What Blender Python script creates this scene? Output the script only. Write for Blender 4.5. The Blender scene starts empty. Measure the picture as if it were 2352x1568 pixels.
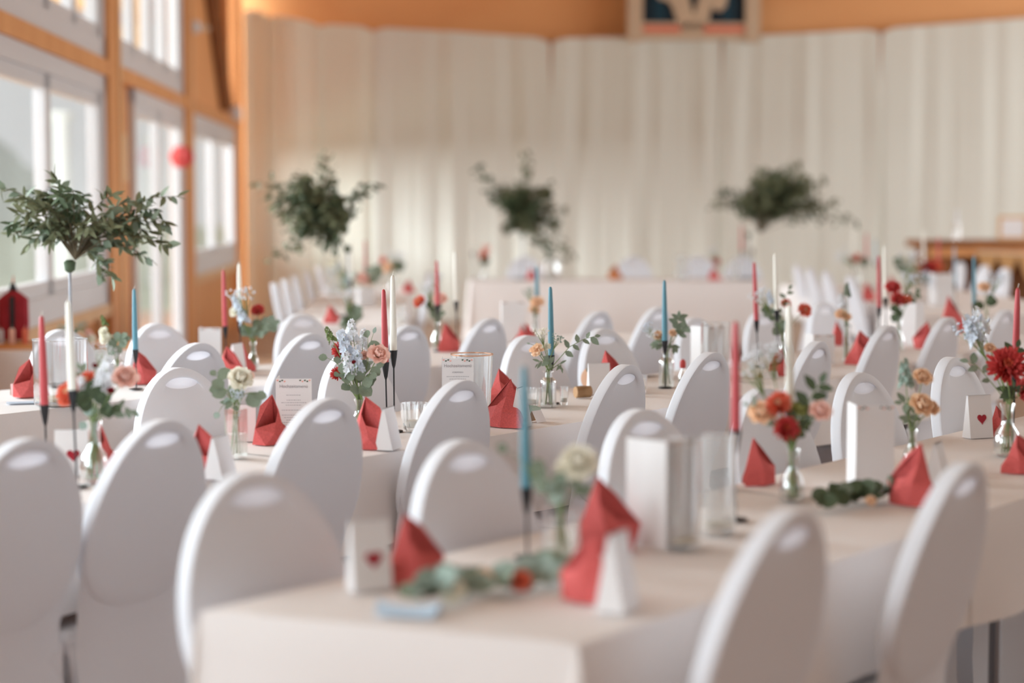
import bpy, math, random
from mathutils import Vector, Matrix
R = math.radians
rnd = random.Random(7)
C = bpy.context.scene.collection
S = bpy.context.scene

# ------------------------------------------------------------------ camera, sky, light, exposure
F = 4200.0                      # focal length in pixels of the 2352 wide frame
CAMZ = 1.45
PITCH = math.atan(314.0 / F)
cam_d = bpy.data.cameras.new('camera'); cam = bpy.data.objects.new('camera', cam_d); C.objects.link(cam)
cam_d.sensor_width = 36.0; cam_d.lens = 36.0 * F / 2352.0
cam_d.clip_start = 0.05; cam_d.clip_end = 400
cam.location = (0, 0, CAMZ); cam.rotation_euler = (R(90) - PITCH, 0, 0)
cam_d.dof.use_dof = True; cam_d.dof.focus_distance = 5.85; cam_d.dof.aperture_fstop = 1.25
S.camera = cam
w = bpy.data.worlds.new('overcast_sky'); S.world = w; w.use_nodes = True
bg = w.node_tree.nodes['Background']; bg.inputs[0].default_value = (0.93, 0.97, 1.0, 1); bg.inputs[1].default_value = 0.70
S.view_settings.view_transform = 'Standard'; S.view_settings.look = 'None'
S.view_settings.gamma = 1.0; S.view_settings.use_curve_mapping = False
S.view_settings.exposure = 0.24
S.cycles.use_denoising = True
S.cycles.max_bounces = 10; S.cycles.diffuse_bounces = 6; S.cycles.transparent_max_bounces = 24
S.cycles.caustics_reflective = False; S.cycles.caustics_refractive = False
S.cycles.sample_clamp_indirect = 6.0

WA = 0.0514                     # the window wall runs almost along the view
WX = -2.2
def wall_pt(s, off=0.0, z=0.0):  # s metres along the window wall, off metres into the room
    return Vector((WX - WA * s + off, s + WA * off, z))
WROT = math.atan(WA)            # local Y along the wall
def portal(loc, rot, sx, sy):
    l = bpy.data.lights.new('daylight_portal', 'AREA'); l.shape = 'RECTANGLE'; l.size = sx; l.size_y = sy
    l.cycles.is_portal = True
    o = bpy.data.objects.new('daylight_portal', l); C.objects.link(o); o.location = loc; o.rotation_euler = rot
portal(wall_pt(7.0, -0.25, 2.4), (0, R(-90), WROT), 3.6, 31.0)      # window side, shining +x
portal((10.15, 7.0, 2.4), (0, R(90), 0), 3.6, 31.0)                # windows of the other side

# bright daylight that falls through the window bays beside and behind the camera
dl = bpy.data.lights.new('window_daylight', 'AREA'); dl.shape = 'RECTANGLE'; dl.size = 4.2; dl.size_y = 16.0
dl.energy = 1450; dl.color = (0.84, 0.94, 1.0)
dlo = bpy.data.objects.new('window_daylight', dl); C.objects.link(dlo); dlo.location = (-5.2, 0.9, 2.6); dlo.rotation_euler = (0, R(-90), WROT)

def daylight(loc, target, sx, sy, energy, col=(0.90, 0.96, 1.0)):
    l = bpy.data.lights.new('window_daylight', 'AREA'); l.shape = 'RECTANGLE'; l.size = sx; l.size_y = sy; l.energy = energy; l.color = col
    o = bpy.data.objects.new('window_daylight', l); C.objects.link(o); o.location = loc
    o.rotation_euler = (Vector(target) - Vector(loc)).to_track_quat('-Z', 'Y').to_euler()
daylight((-13.0, 16.0, 4.2), (0, 19.5, 2.2), 14, 5, 5200)         # area lamp added beyond the far windows, out of view, to brighten the curtain
daylight((13.5, 14.5, 3.6), (-2, 22, 3.0), 9, 4.5, 1050)           # windows of the other long side

# ------------------------------------------------------------------ helpers
def at(u, v, z):                # photograph pixel -> point of the room at height z
    d = Vector(((u - 1176) / F, math.cos(PITCH) - (v - 784) / F * -0 , 0))
    up = (784 - v) / F
    dx = (u - 1176) / F
    dy = math.cos(PITCH) + up * math.sin(PITCH)
    dz = -math.sin(PITCH) + up * math.cos(PITCH)
    t = (z - CAMZ) / dz
    return Vector((dx * t, dy * t, z))
def up_at(p, u, v):             # the point straight across from p (same depth) seen at pixel u, v
    up = (784 - v) / F; dx = (u - 1176) / F
    dy = math.cos(PITCH) + up * math.sin(PITCH); dz = -math.sin(PITCH) + up * math.cos(PITCH)
    t = p.y / dy
    return Vector((dx * t, p.y, CAMZ + dz * t))

def mat(name, col, rough=0.6, metal=0.0, bump=0.0, bscale=200.0, spec=0.3, vary=0.0, vscale=8.0, translucent=0.0, sheen=0.0):
    m = bpy.data.materials.new(name); m.use_nodes = True
    nt = m.node_tree; b = nt.nodes['Principled BSDF']
    b.inputs['Base Color'].default_value = (*col, 1); b.inputs['Roughness'].default_value = rough
    b.inputs['Metallic'].default_value = metal; b.inputs['Specular IOR Level'].default_value = spec
    if sheen: b.inputs['Sheen Weight'].default_value = sheen
    tc = nt.nodes.new('ShaderNodeTexCoord')
    if vary:
        n = nt.nodes.new('ShaderNodeTexNoise'); n.inputs['Scale'].default_value = vscale; n.inputs['Detail'].default_value = 4
        nt.links.new(tc.outputs['Object'], n.inputs['Vector'])
        r = nt.nodes.new('ShaderNodeValToRGB')
        r.color_ramp.elements[0].position = 0.3; r.color_ramp.elements[1].position = 0.7
        r.color_ramp.elements[0].color = (*[c * (1 - vary) for c in col], 1)
        r.color_ramp.elements[1].color = (*[min(1, c * (1 + vary)) for c in col], 1)
        nt.links.new(n.outputs['Fac'], r.inputs['Fac']); nt.links.new(r.outputs['Color'], b.inputs['Base Color'])
    if bump:
        n = nt.nodes.new('ShaderNodeTexNoise'); n.inputs['Scale'].default_value = bscale; n.inputs['Detail'].default_value = 3
        nt.links.new(tc.outputs['Object'], n.inputs['Vector'])
        bp = nt.nodes.new('ShaderNodeBump'); bp.inputs['Strength'].default_value = bump; bp.inputs['Distance'].default_value = 0.002
        nt.links.new(n.outputs['Fac'], bp.inputs['Height']); nt.links.new(bp.outputs['Normal'], b.inputs['Normal'])
    if translucent:
        t = nt.nodes.new('ShaderNodeBsdfTranslucent'); t.inputs[0].default_value = (*col, 1)
        mx = nt.nodes.new('ShaderNodeMixShader'); mx.inputs[0].default_value = translucent
        out = nt.nodes['Material Output']
        nt.links.new(b.outputs[0], mx.inputs[1]); nt.links.new(t.outputs[0], mx.inputs[2]); nt.links.new(mx.outputs[0], out.inputs[0])
    return m
def wood(name, c1, c2, scale=3.0, axis=(1, 1, 12), rough=0.55):
    m = mat(name, c1, rough); nt = m.node_tree; b = nt.nodes['Principled BSDF']
    tc = nt.nodes.new('ShaderNodeTexCoord'); mp = nt.nodes.new('ShaderNodeMapping'); mp.inputs['Scale'].default_value = axis
    n = nt.nodes.new('ShaderNodeTexNoise'); n.inputs['Scale'].default_value = scale; n.inputs['Detail'].default_value = 6; n.inputs['Distortion'].default_value = 0.6
    r = nt.nodes.new('ShaderNodeValToRGB'); r.color_ramp.elements[0].position = 0.3; r.color_ramp.elements[1].position = 0.72
    r.color_ramp.elements[0].color = (*c1, 1); r.color_ramp.elements[1].color = (*c2, 1)
    nt.links.new(tc.outputs['Object'], mp.inputs[0]); nt.links.new(mp.outputs[0], n.inputs['Vector'])
    nt.links.new(n.outputs['Fac'], r.inputs[0]); nt.links.new(r.outputs[0], b.inputs['Base Color'])
    bp = nt.nodes.new('ShaderNodeBump'); bp.inputs['Strength'].default_value = 0.15; bp.inputs['Distance'].default_value = 0.003
    nt.links.new(n.outputs['Fac'], bp.inputs['Height']); nt.links.new(bp.outputs[0], b.inputs['Normal'])
    return m
def glass(name, tint=(0.95, 0.98, 0.97), refl=0.12, milk=0.0):
    m = bpy.data.materials.new(name); m.use_nodes = True; nt = m.node_tree; nt.nodes.clear()
    out = nt.nodes.new('ShaderNodeOutputMaterial')
    tr = nt.nodes.new('ShaderNodeBsdfTransparent'); tr.inputs[0].default_value = (*tint, 1)
    gl = nt.nodes.new('ShaderNodeBsdfGlossy'); gl.inputs['Roughness'].default_value = 0.04; gl.inputs[0].default_value = (1, 1, 1, 1)
    lw = nt.nodes.new('ShaderNodeLayerWeight'); lw.inputs[0].default_value = 0.35
    mr = nt.nodes.new('ShaderNodeMapRange'); mr.inputs['To Min'].default_value = refl * 0.4; mr.inputs['To Max'].default_value = min(1.0, refl * 5)
    nt.links.new(lw.outputs['Facing'], mr.inputs[0])
    mx = nt.nodes.new('ShaderNodeMixShader')
    nt.links.new(mr.outputs[0], mx.inputs[0]); nt.links.new(tr.outputs[0], mx.inputs[1]); nt.links.new(gl.outputs[0], mx.inputs[2])
    last = mx
    if milk:
        df = nt.nodes.new('ShaderNodeBsdfDiffuse'); df.inputs[0].default_value = (0.9, 0.92, 0.92, 1)
        tl = nt.nodes.new('ShaderNodeBsdfTranslucent'); tl.inputs[0].default_value = (0.9, 0.92, 0.92, 1)
        a = nt.nodes.new('ShaderNodeMixShader'); a.inputs[0].default_value = 0.5
        nt.links.new(df.outputs[0], a.inputs[1]); nt.links.new(tl.outputs[0], a.inputs[2])
        m2 = nt.nodes.new('ShaderNodeMixShader'); m2.inputs[0].default_value = milk
        nt.links.new(mx.outputs[0], m2.inputs[1]); nt.links.new(a.outputs[0], m2.inputs[2]); last = m2
    nt.links.new(last.outputs[0], out.inputs[0])
    return m

class MB:
    def __init__(self): self.v = []; self.f = []; self.mi = []
    def add(self, vs, fs, mi=0):
        o = len(self.v); self.v += [tuple(p) for p in vs]
        for f in fs: self.f.append(tuple(i + o for i in f)); self.mi.append(mi)
    def box(self, a, b, mi=0, M=None):
        x0, y0, z0 = a; x1, y1, z1 = b
        vs = [(x0,y0,z0),(x1,y0,z0),(x1,y1,z0),(x0,y1,z0),(x0,y0,z1),(x1,y0,z1),(x1,y1,z1),(x0,y1,z1)]
        if M is not None: vs = [M @ Vector(p) for p in vs]
        self.add(vs, [(0,3,2,1),(4,5,6,7),(0,1,5,4),(1,2,6,5),(2,3,7,6),(3,0,4,7)], mi)
    def loft(self, rings, closed=True, cap0=False, cap1=False, mi=0):
        n = len(rings[0]); vs = [p for r in rings for p in r]; fs = []
        for i in range(len(rings) - 1):
            for j in range(n if closed else n - 1):
                k = (j + 1) % n
                fs.append((i*n+j, i*n+k, (i+1)*n+k, (i+1)*n+j))
        if cap0: fs.append(tuple(range(n))[::-1])
        if cap1: fs.append(tuple((len(rings)-1)*n + j for j in range(n)))
        self.add(vs, fs, mi)
    def lathe(self, prof, n=20, mi=0, c=(0,0,0), cap0=True, cap1=True, flute=0.0, nf=0):
        rings = []
        for r, z in prof:
            rings.append([(c[0] + r*(1+flute*math.cos(nf*2*math.pi*j/n))*math.cos(2*math.pi*j/n), c[1] + r*(1+flute*math.cos(nf*2*math.pi*j/n))*math.sin(2*math.pi*j/n), c[2]+z) for j in range(n)])
        self.loft(rings, True, cap0, cap1, mi)
    def tube(self, pts, rad, n=6, mi=0, caps=True):
        pts = [Vector(p) for p in pts]; rings = []
        if not isinstance(rad, (list, tuple)): rad = [rad] * len(pts)
        for i, p in enumerate(pts):
            d = (pts[min(i+1, len(pts)-1)] - pts[max(i-1, 0)]).normalized()
            a = d.cross(Vector((0.13, 0.97, 0.21)))
            if a.length < 1e-3: a = d.cross(Vector((1, 0, 0)))
            a.normalize(); b = d.cross(a)
            rings.append([p + rad[i]*(math.cos(2*math.pi*j/n)*a + math.sin(2*math.pi*j/n)*b) for j in range(n)])
        self.loft(rings, True, caps, caps, mi)
    def mesh(self, name, mats, smooth=True):
        me = bpy.data.meshes.new(name); me.from_pydata(self.v, [], self.f)
        for m in (mats if isinstance(mats, (list, tuple)) else [mats]): me.materials.append(m)
        me.polygons.foreach_set('material_index', self.mi)
        me.polygons.foreach_set('use_smooth', [smooth] * len(self.f))
        me.update()
        if smooth: me.set_sharp_from_angle(angle=R(38))
        return me
def ob(name, me, parent=None, loc=(0,0,0), rot=(0,0,0), scale=None):
    o = bpy.data.objects.new(name, me); C.objects.link(o); o.parent = parent
    o.location = loc; o.rotation_euler = rot
    if scale is not None: o.scale = (scale,)*3 if isinstance(scale, (int, float)) else scale
    return o
def tag(o, label, cat, group=None):
    o['label'] = label; o['category'] = cat
    if group: o['group'] = group
    return o
def thing(name, label, cat, loc=(0,0,0), rz=0.0, group=None):
    return tag(ob(name, None, None, loc, (0,0,rz)), label, cat, group)
def struct(name, me, parent=None, **k):
    o = ob(name, me, parent, **k)
    if parent is None: o['kind'] = 'structure'
    return o
CACHE = {}
def cached(key, fn):
    if key not in CACHE: CACHE[key] = fn()
    return CACHE[key]
def sharp_box(name, a, b, m, bev=0.0):
    k = MB(); k.box(a, b); return k.mesh(name, m, False)

# ------------------------------------------------------------------ materials
M = {}
M['cover'] = mat('white_stretch_fabric', (0.75, 0.765, 0.815), 0.6, bump=0.12, bscale=500, sheen=0.15)
M['thin'] = mat('thin_stretched_fabric', (0.96, 0.95, 0.97), 0.4, translucent=0.55)  # whiter than the cover, imitating light that passes through the grip
M['cloth'] = mat('white_table_linen', (0.84, 0.80, 0.785), 0.75, bump=0.2, bscale=260)
M['napkin'] = mat('red_paper_napkin', (0.64, 0.12, 0.115), 0.8, bump=0.25, bscale=160, vary=0.12, vscale=30)
M['napkin_brown'] = mat('orange_brown_napkin', (0.55, 0.2, 0.08), 0.8, bump=0.25, bscale=160)
M['paper'] = mat('white_paper', (0.86, 0.84, 0.84), 0.8, translucent=0.12)
M['paper_print'] = mat('grey_print', (0.42, 0.40, 0.42), 0.8)
M['pink_print'] = mat('pink_print', (0.85, 0.42, 0.36), 0.8)
M['green_print'] = mat('dark_green_print', (0.08, 0.11, 0.07), 0.8)
M['kraft'] = mat('kraft_card', (0.50, 0.30, 0.16), 0.8, vary=0.1)
M['red_wax'] = mat('dark_red_seal', (0.36, 0.012, 0.025), 0.5)
M['black'] = mat('black_metal', (0.018, 0.018, 0.02), 0.4, metal=0.3, spec=0.5)
M['candle_red'] = mat('dusty_red_wax', (0.52, 0.075, 0.085), 0.45, spec=0.4)
M['candle_white'] = mat('ivory_wax', (0.84, 0.82, 0.74), 0.4, spec=0.4)
M['candle_blue'] = mat('petrol_blue_wax', (0.10, 0.26, 0.33), 0.45, spec=0.4)
M['candle_pale'] = mat('pale_grey_blue_wax', (0.30, 0.40, 0.47), 0.45, spec=0.4)
M['wick'] = mat('wick', (0.75, 0.7, 0.62), 0.8)
M['glass'] = glass('clear_glass', tint=(0.985, 0.99, 0.988), refl=0.16)
M['water'] = glass('water', tint=(0.97, 0.985, 0.975), refl=0.06)
M['frost'] = glass('milky_glass', tint=(0.985, 0.99, 0.99), refl=0.16, milk=0.14)
M['clearcut'] = glass('cut_glass', tint=(0.985, 0.99, 0.99), refl=0.35)
M['pane'] = glass('window_glass', tint=(0.97, 0.98, 0.98), refl=0.05)
M['gold'] = mat('copper_rim', (0.72, 0.42, 0.28), 0.25, metal=1.0)
M['leaf_dark'] = mat('dark_green_leaf', (0.085, 0.12, 0.065), 0.55, vary=0.3, vscale=20, translucent=0.15)
M['leaf_euc'] = mat('grey_green_leaf', (0.225, 0.28, 0.205), 0.6, vary=0.25, vscale=25, translucent=0.15)
M['leaf_pale'] = mat('pale_green_leaf', (0.36, 0.46, 0.40), 0.6, vary=0.2, vscale=25, translucent=0.2)
M['leaf_olive'] = mat('olive_leaf', (0.165, 0.178, 0.10), 0.55, vary=0.35, vscale=12, translucent=0.2)
M['stem'] = mat('green_stem', (0.20, 0.27, 0.10), 0.6)
M['twig'] = mat('brown_twig', (0.13, 0.10, 0.06), 0.7)
M['peach'] = mat('peach_petal', (1.0, 0.74, 0.66), 0.6, translucent=0.25)
M['apricot'] = mat('apricot_petal', (0.97, 0.74, 0.54), 0.6, translucent=0.25)
M['cream'] = mat('cream_petal', (0.93, 0.90, 0.80), 0.6, translucent=0.25)
M['whitep'] = mat('white_petal', (0.85, 0.87, 0.90), 0.6, translucent=0.25)
M['bluep'] = mat('pale_blue_petal', (0.75, 0.81, 0.89), 0.6, translucent=0.25)
M['redp'] = mat('coral_red_petal', (0.68, 0.10, 0.095), 0.6, translucent=0.2)
M['orangep'] = mat('orange_red_petal', (0.84, 0.23, 0.14), 0.6, translucent=0.2)
M['berry'] = mat('dark_red_berry', (0.30, 0.02, 0.03), 0.4)
M['budgreen'] = mat('green_bud', (0.48, 0.50, 0.18), 0.6)
M['bluepaper'] = mat('pale_blue_paper', (0.50, 0.62, 0.74), 0.6)
M['bark'] = wood('bark', (0.30, 0.17, 0.08), (0.55, 0.36, 0.2), 12, (1,1,3))
M['wood'] = wood('orange_timber', (0.62, 0.27, 0.10), (0.76, 0.37, 0.15), 3.0, (1, 1, 0.15))
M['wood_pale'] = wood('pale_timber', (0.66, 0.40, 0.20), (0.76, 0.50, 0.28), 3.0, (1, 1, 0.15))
M['wood_dark'] = wood('dark_timber', (0.20, 0.07, 0.02), (0.32, 0.12, 0.035), 3.0, (1, 1, 0.15))
M['wood_plane'] = wood('orange_plywood', (0.80, 0.375, 0.15), (0.86, 0.43, 0.18), 1.6, (0.4, 1, 1))
M['wood_ceiling'] = wood('ceiling_boards', (0.62, 0.47, 0.34), (0.70, 0.54, 0.40), 2.0, (1, 0.1, 1))
M['floor'] = wood('hall_floor', (0.42, 0.255, 0.165), (0.50, 0.31, 0.205), 2.0, (1, 0.12, 1), rough=0.35)
M['frame_white'] = mat('white_window_frame', (0.66, 0.65, 0.66), 0.45)
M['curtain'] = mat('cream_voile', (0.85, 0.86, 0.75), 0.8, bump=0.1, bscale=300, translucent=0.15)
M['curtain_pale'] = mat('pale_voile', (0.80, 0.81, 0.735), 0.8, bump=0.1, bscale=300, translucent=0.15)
M['navy'] = mat('dark_navy_panel', (0.004, 0.016, 0.028), 0.5)
M['petrol'] = mat('petrol_panel', (0.006, 0.04, 0.065), 0.5)
M['beige'] = mat('beige_panel', (0.62, 0.46, 0.32), 0.6)
M['redstrip'] = mat('red_strip', (0.75, 0.16, 0.09), 0.6)
M['redbag'] = mat('dark_red_fabric', (0.34, 0.02, 0.035), 0.7, vary=0.2)
M['bunting'] = mat('beige_bunting', (0.58, 0.33, 0.14), 0.8, translucent=0.15)
M['lawn'] = mat('pale_meadow', (0.62, 0.66, 0.52), 0.9, vary=0.15, vscale=0.3)
M['hill'] = mat('hazy_wooded_hill', (0.55, 0.59, 0.55), 0.9, vary=0.15, vscale=0.4)  # haze is put into the pale hill colour
M['whitewall'] = mat('white_render', (0.82, 0.82, 0.80), 0.8)
M['tabletop'] = mat('folding_table_top', (0.55, 0.5, 0.44), 0.6)
M['steel'] = mat('grey_steel', (0.3, 0.3, 0.32), 0.35, metal=0.8)
M['sand'] = mat('ivory_sand', (0.75, 0.66, 0.52), 0.9)

# ------------------------------------------------------------------ the room
k = MB(); k.box((-6, -9, -0.1), (11, 25, 0)); struct('floor', k.mesh('floor', M['floor'], False))
k = MB(); k.box((-4.2, -9, 4.6), (11, 25, 4.75)); struct('ceiling', k.mesh('ceiling', M['wood_ceiling'], False))
k = MB(); k.box((-4.2, -9.2, 0), (11, -9, 4.6)); struct('wall_rear', k.mesh('wall_rear', M['whitewall'], False))
# far wall, square to the window wall
FARY = 22.3
BW = Matrix.Translation(wall_pt(FARY, 0)) @ Matrix.Rotation(WROT, 4, 'Z')     # local x across the far wall, y behind it
wb = ob('wall_back', sharp_box('wall_back', (-0.04, 0.35, 0), (14, 0.55, 4.6), M['wood_plane'])); wb.matrix_world = BW; wb['kind'] = 'structure'
# other long side: a row of tall windows between piers
wr = ob('wall_right', None); wr['kind'] = 'structure'
ob('parapet', sharp_box('parapet', (10.0, -9, 0), (10.2, 25, 0.9), M['whitewall']), wr)
ob('lintel', sharp_box('lintel', (10.0, -9, 4.3), (10.2, 25, 4.6), M['whitewall']), wr)
for i in range(8):
    ob('pier', cached('pier', lambda: sharp_box('pier', (10.0, 0, 0.9), (10.2, 0.9, 4.3), M['whitewall'])), wr, (0, -9 + i*4.7, 0))

# window wall: posts, rails, panels, windows
def wall_obj(name, me, parent=None, s=0.0, off=0.0, z=0.0):
    p = wall_pt(s, off, z)
    o = ob(name, me, parent, p, (0, 0, WROT))
    if parent is None: o['kind'] = 'structure'
    return o
wl = ob('wall_left', None); wl['kind'] = 'structure'
POSTS = [-8.0, -3.8, 0.4, 4.6, 8.8, 12.98, 17.25, 22.1]
for s in POSTS:
    wid = 0.34 if s != 22.1 else 0.3
    ob('post', cached(('post', wid), lambda: sharp_box('post', (-0.10, -wid/2, 0), (0.06, wid/2, 4.6), M['wood'])), wl, wall_pt(s), (0,0,WROT))
    ob('post_lit_edge', cached('post_lit_edge', lambda: sharp_box('post_lit_edge', (0.0, 0.0, 0), (0.075, 0.10, 4.6), M['wood_pale'])), wl, wall_pt(s + wid/2), (0,0,WROT))  # paler wood strip paints the lighter side face of the post
for i in range(len(POSTS) - 1):
    L = POSTS[i+1] - POSTS[i] - 0.34
    mid = (POSTS[i+1] + POSTS[i]) / 2
    ob('rail', sharp_box('rail', (-0.10, -L/2, 2.34), (0.06, L/2, 2.45), M['wood']), wl, wall_pt(mid), (0,0,WROT))
    if i != 6:
        ob('top_plate', sharp_box('top_plate', (-0.10, -L/2, 4.2), (0.06, L/2, 4.6), M['wood']), wl, wall_pt(mid), (0,0,WROT))
    if i != 5:
        ob('apron_panel', sharp_box('apron_panel', (-0.10, -L/2, 0), (-0.02, L/2, 0.70), M['wood']), wl, wall_pt(mid), (0,0,WROT))
        ob('sill_board', sharp_box('sill_board', (-0.10, -L/2, 0.68), (0.05, L/2, 0.76), M['wood_pale']), wl, wall_pt(mid), (0,0,WROT))
# pale battens and a dark inset on the apron beside the first post
ob('batten', sharp_box('batten', (-0.02, -0.06, 0), (0.03, 0.06, 0.68), M['wood_pale']), wl, wall_pt(12.55), (0,0,WROT))

WN = [0]
def window(s0, s1, z0, z1, cas, fr=0.10, name='window', bars=0):
    WN[0] += 1
    root = ob(f'{name}_{WN[0]}', None, None, wall_pt(s0), (0,0,WROT)); root['kind'] = 'structure'
    L = s1 - s0
    k = MB(); y0, y1 = 0, L
    for a, b in (((-0.08,0,z0),(0.03,L,z0+fr*1.3)), ((-0.08,0,z1-fr),(0.03,L,z1)), ((-0.08,0,z0),(0.03,fr,z1)), ((-0.08,L-fr,z0),(0.03,L,z1))): k.box(a, b)
    ob('outer_frame', k.mesh('outer_frame', M['frame_white'], False), root)
    cw = (L - 2*fr) / cas
    for c in range(cas):
        a, b = fr + c*cw, fr + (c+1)*cw
        s = 0.085
        k = MB()
        for p, q in (((-0.06,a,z0+fr*1.3),(0.01,b,z0+fr*1.3+s)), ((-0.06,a,z1-fr-s),(0.01,b,z1-fr)), ((-0.06,a,z0+fr*1.3),(0.01,a+s,z1-fr)), ((-0.06,b-s,z0+fr*1.3),(0.01,b,z1-fr))): k.box(p, q)
        sash = ob('sash', k.mesh('sash', M['frame_white'], False), root)
        ob('pane', sharp_box('pane', (-0.03, a+s, z0+fr*1.3+s), (-0.024, b-s, z1-fr-s), M['pane']), sash)
        if bars and c == 0:
            ob('handle', sharp_box('handle', (0.01, b-s*0.6, 1.4), (0.05, b-s*0.35, 1.55), M['steel']), sash)
    return root
for i in range(4):
    window(POSTS[i]+0.2, POSTS[i+1]-0.2, 0.76, 2.34, 2)
    window(POSTS[i]+0.2, POSTS[i+1]-0.2, 2.45, 4.2, 4)
# the bay with two casements next to the buffet
window(POSTS[4]+0.2, POSTS[5]-0.17, 0.76, 2.34, 2, 0.12, bars=1)
window(POSTS[4]+0.2, POSTS[5]-0.17, 2.45, 4.2, 4, 0.11)
window(POSTS[5]+0.27, POSTS[6]-0.17, 2.45, 4.2, 4, 0.11)
# garden door bay: timber panel then a glazed door
ob('door_panel', sharp_box('door_panel', (-0.10, 0, 0), (-0.02, 0.85, 2.34), M['wood']), wl, wall_pt(POSTS[5]+0.27), (0,0,WROT))
ob('pale_panel', sharp_box('pale_panel', (-0.02, 0, 1.62), (0.0, 0.6, 1.98), M['wood_pale']), wl, wall_pt(POSTS[5]+0.34), (0,0,WROT))
WN[0] = 0
window(POSTS[5]+1.12, POSTS[6]-0.17, 0.0, 2.34, 2, 0.11, name='door')
WN[0] = 20
window(POSTS[6]+0.3, POSTS[7]-0.2, 0.76, 2.34, 2, 0.12)
# boarded gable part above the last window with a brace
ob('gable_panel', sharp_box('gable_panel', (-0.10, 0, 2.45), (-0.02, 4.4, 4.6), M['wood_plane']), wl, wall_pt(POSTS[6]+0.2), (0,0,WROT))
k = MB(); k.tube([(0.04, 1.2, 4.2), (0.04, 3.3, 2.55)], 0.09, 4); ob('brace', k.mesh('brace', M['wood_dark'], False), wl, wall_pt(POSTS[6]+0.2), (0,0,WROT))
k = MB(); k.box((0.0, 0, 2.9), (0.06, 0.14, 4.6)); ob('strut', k.mesh('strut', M['wood'], False), wl, wall_pt(POSTS[6]+3.6), (0,0,WROT))

# outside: meadow, wooded hill, white column and made-up boards imitating pane reflections
k = MB(); k.box((-120, -60, -0.6), (-6.0, 160, -0.4)); struct('ground', k.mesh('ground', M['lawn'], False))
k = MB(); N = 36
rings = []
for j, (fz, off) in enumerate(((0, 0), (0.55, 4), (1.0, 12), (0.8, 30))):
    rings.append([(-22 - 0.5*i - off, 30 + 4*i, -0.5 + fz*(10.0 + 1.9*math.sin(i*0.7) + 1.0*math.sin(i*1.9))) for i in range(-8, N)])
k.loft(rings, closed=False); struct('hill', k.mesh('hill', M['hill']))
for s_, o_ in ((32.3, -4.0), (43.4, -4.0)):
    t = thing('porch_column', 'white round porch column outside the ' + ('casement window' if s_ < 35 else 'garden door'), 'column', wall_pt(s_, o_, -0.4))
    k = MB(); k.lathe([(0.2, 0), (0.2, 0.08), (0.15, 0.1), (0.14, 3.3)], 16); ob('shaft', k.mesh('shaft', M['whitewall']), t)
    k = MB(); k.lathe([(0.15, 3.3), (0.22, 3.36), (0.22, 3.46)], 16); ob('capital', k.mesh('capital', M['whitewall']), t)
t = thing('reflection_boards', 'made-up orange timber boards with open slots imitating reflections in the high windows', 'shelter', (-10.6, 31, -0.4))  # added boards standing in for timber and window reflections in the panes
ob('lower_board', sharp_box('lower_board', (-4.5, 0, 4.45), (4.4, 0.15, 4.85), M['wood_pale']), t)
ob('upper_board', sharp_box('upper_board', (-4.5, 0, 5.12), (4.4, 0.15, 6.6), M['wood_pale']), t)
for i in range(9):
    ob('stud', cached('stud', lambda: sharp_box('stud', (-0.1, -0.02, 4.4), (0.1, 0.2, 6.6), M['wood_pale'])), t, (-4.4 + i*1.08, 0, 0))
for x in (-4.4, -0.08):
    ob('shelter_post', cached('shpost', lambda: sharp_box('shelter_post', (-0.08, 0.2, 0), (0.08, 0.36, 6.6), M['whitewall'])), t, (x, 0, 0))

# curtain along the far wall, one gathered panel after the other
def pix_far(u):                  # local x on the far wall for pixel u
    a = (u - 1176) / F; p0 = wall_pt(FARY, 0)
    return (a * p0.y - p0.x) / (1 - a * WA) / math.cos(WROT)
def top_z(u):
    pts = [(565, 30), (630, 46), (744, 66), (863, 74), (1060, 84), (1271, 97), (1480, 93), (1655, 92), (1840, 84), (2020, 72), (2352, 46), (2600, 25)]
    for (a, va), (b, vb) in zip(pts, pts[1:]):
        v = va + (vb - va) * max(0, (u - a)) / (b - a)
        if u <= b: break
    return 1.45 + (470 - v) * 22.6 / F
edges = [565, 630, 744, 863, 1271, 1660, 2020, 2420, 2640]
ordw = ['first', 'second', 'third', 'fourth', 'fifth', 'sixth', 'seventh', 'eighth', 'ninth', 'tenth', 'eleventh', 'twelfth', 'thirteenth', 'fourteenth']
for i in range(len(edges) - 1):
    u0, u1 = edges[i], edges[i+1]; x0, x1 = pix_far(u0) - (0.07 if i else 0), pix_far(u1)
    nx = max(24, int((x1 - x0) * 42)); nz = 14; k = MB(); rings = []
    ph = rnd.random() * 6
    for a in range(nz + 1):
        row = []
        for b in range(nx + 1):
            f = b / nx; x = x0 + (x1 - x0) * f; zt = top_z(u0 + (u1 - u0) * f) + 0.06 * min(1, 9*min(f, 1-f)*(x1-x0)/1.6)**0.6 - 0.045
            t_ = a / nz; z = 0.02 + (zt - 0.02) * (1 - t_)
            amp = 0.011 + 0.014 * t_
            yy = amp * (0.5*math.sin(x * 21 + ph + 0.5 * math.sin(t_ * 3 + x)) + 0.5 * math.sin(x * 47 + ph * 2) + 1.2 * math.sin(x * 5.3 + i + t_) + 0.8*math.sin(x*13.7 + 2*i))
            sx = (f - 0.5) * -0.05 * (1 - t_) ** 2 * (x1 - x0)
            row.append((x + sx, yy * (0.35 + 0.65 * min(1, 6 * f, 6 * (1 - f)) if t_ < 0.1 else 1) + 0.1, z))
        rings.append(row)
    k.loft(rings, closed=False)
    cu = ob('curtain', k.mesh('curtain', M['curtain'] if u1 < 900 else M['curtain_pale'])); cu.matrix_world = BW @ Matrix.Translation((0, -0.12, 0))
    tag(cu, f'cream gathered voile curtain panel on far wall, {ordw[i]} from the window wall', 'curtain', 'curtain panels on the far wall')
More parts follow.
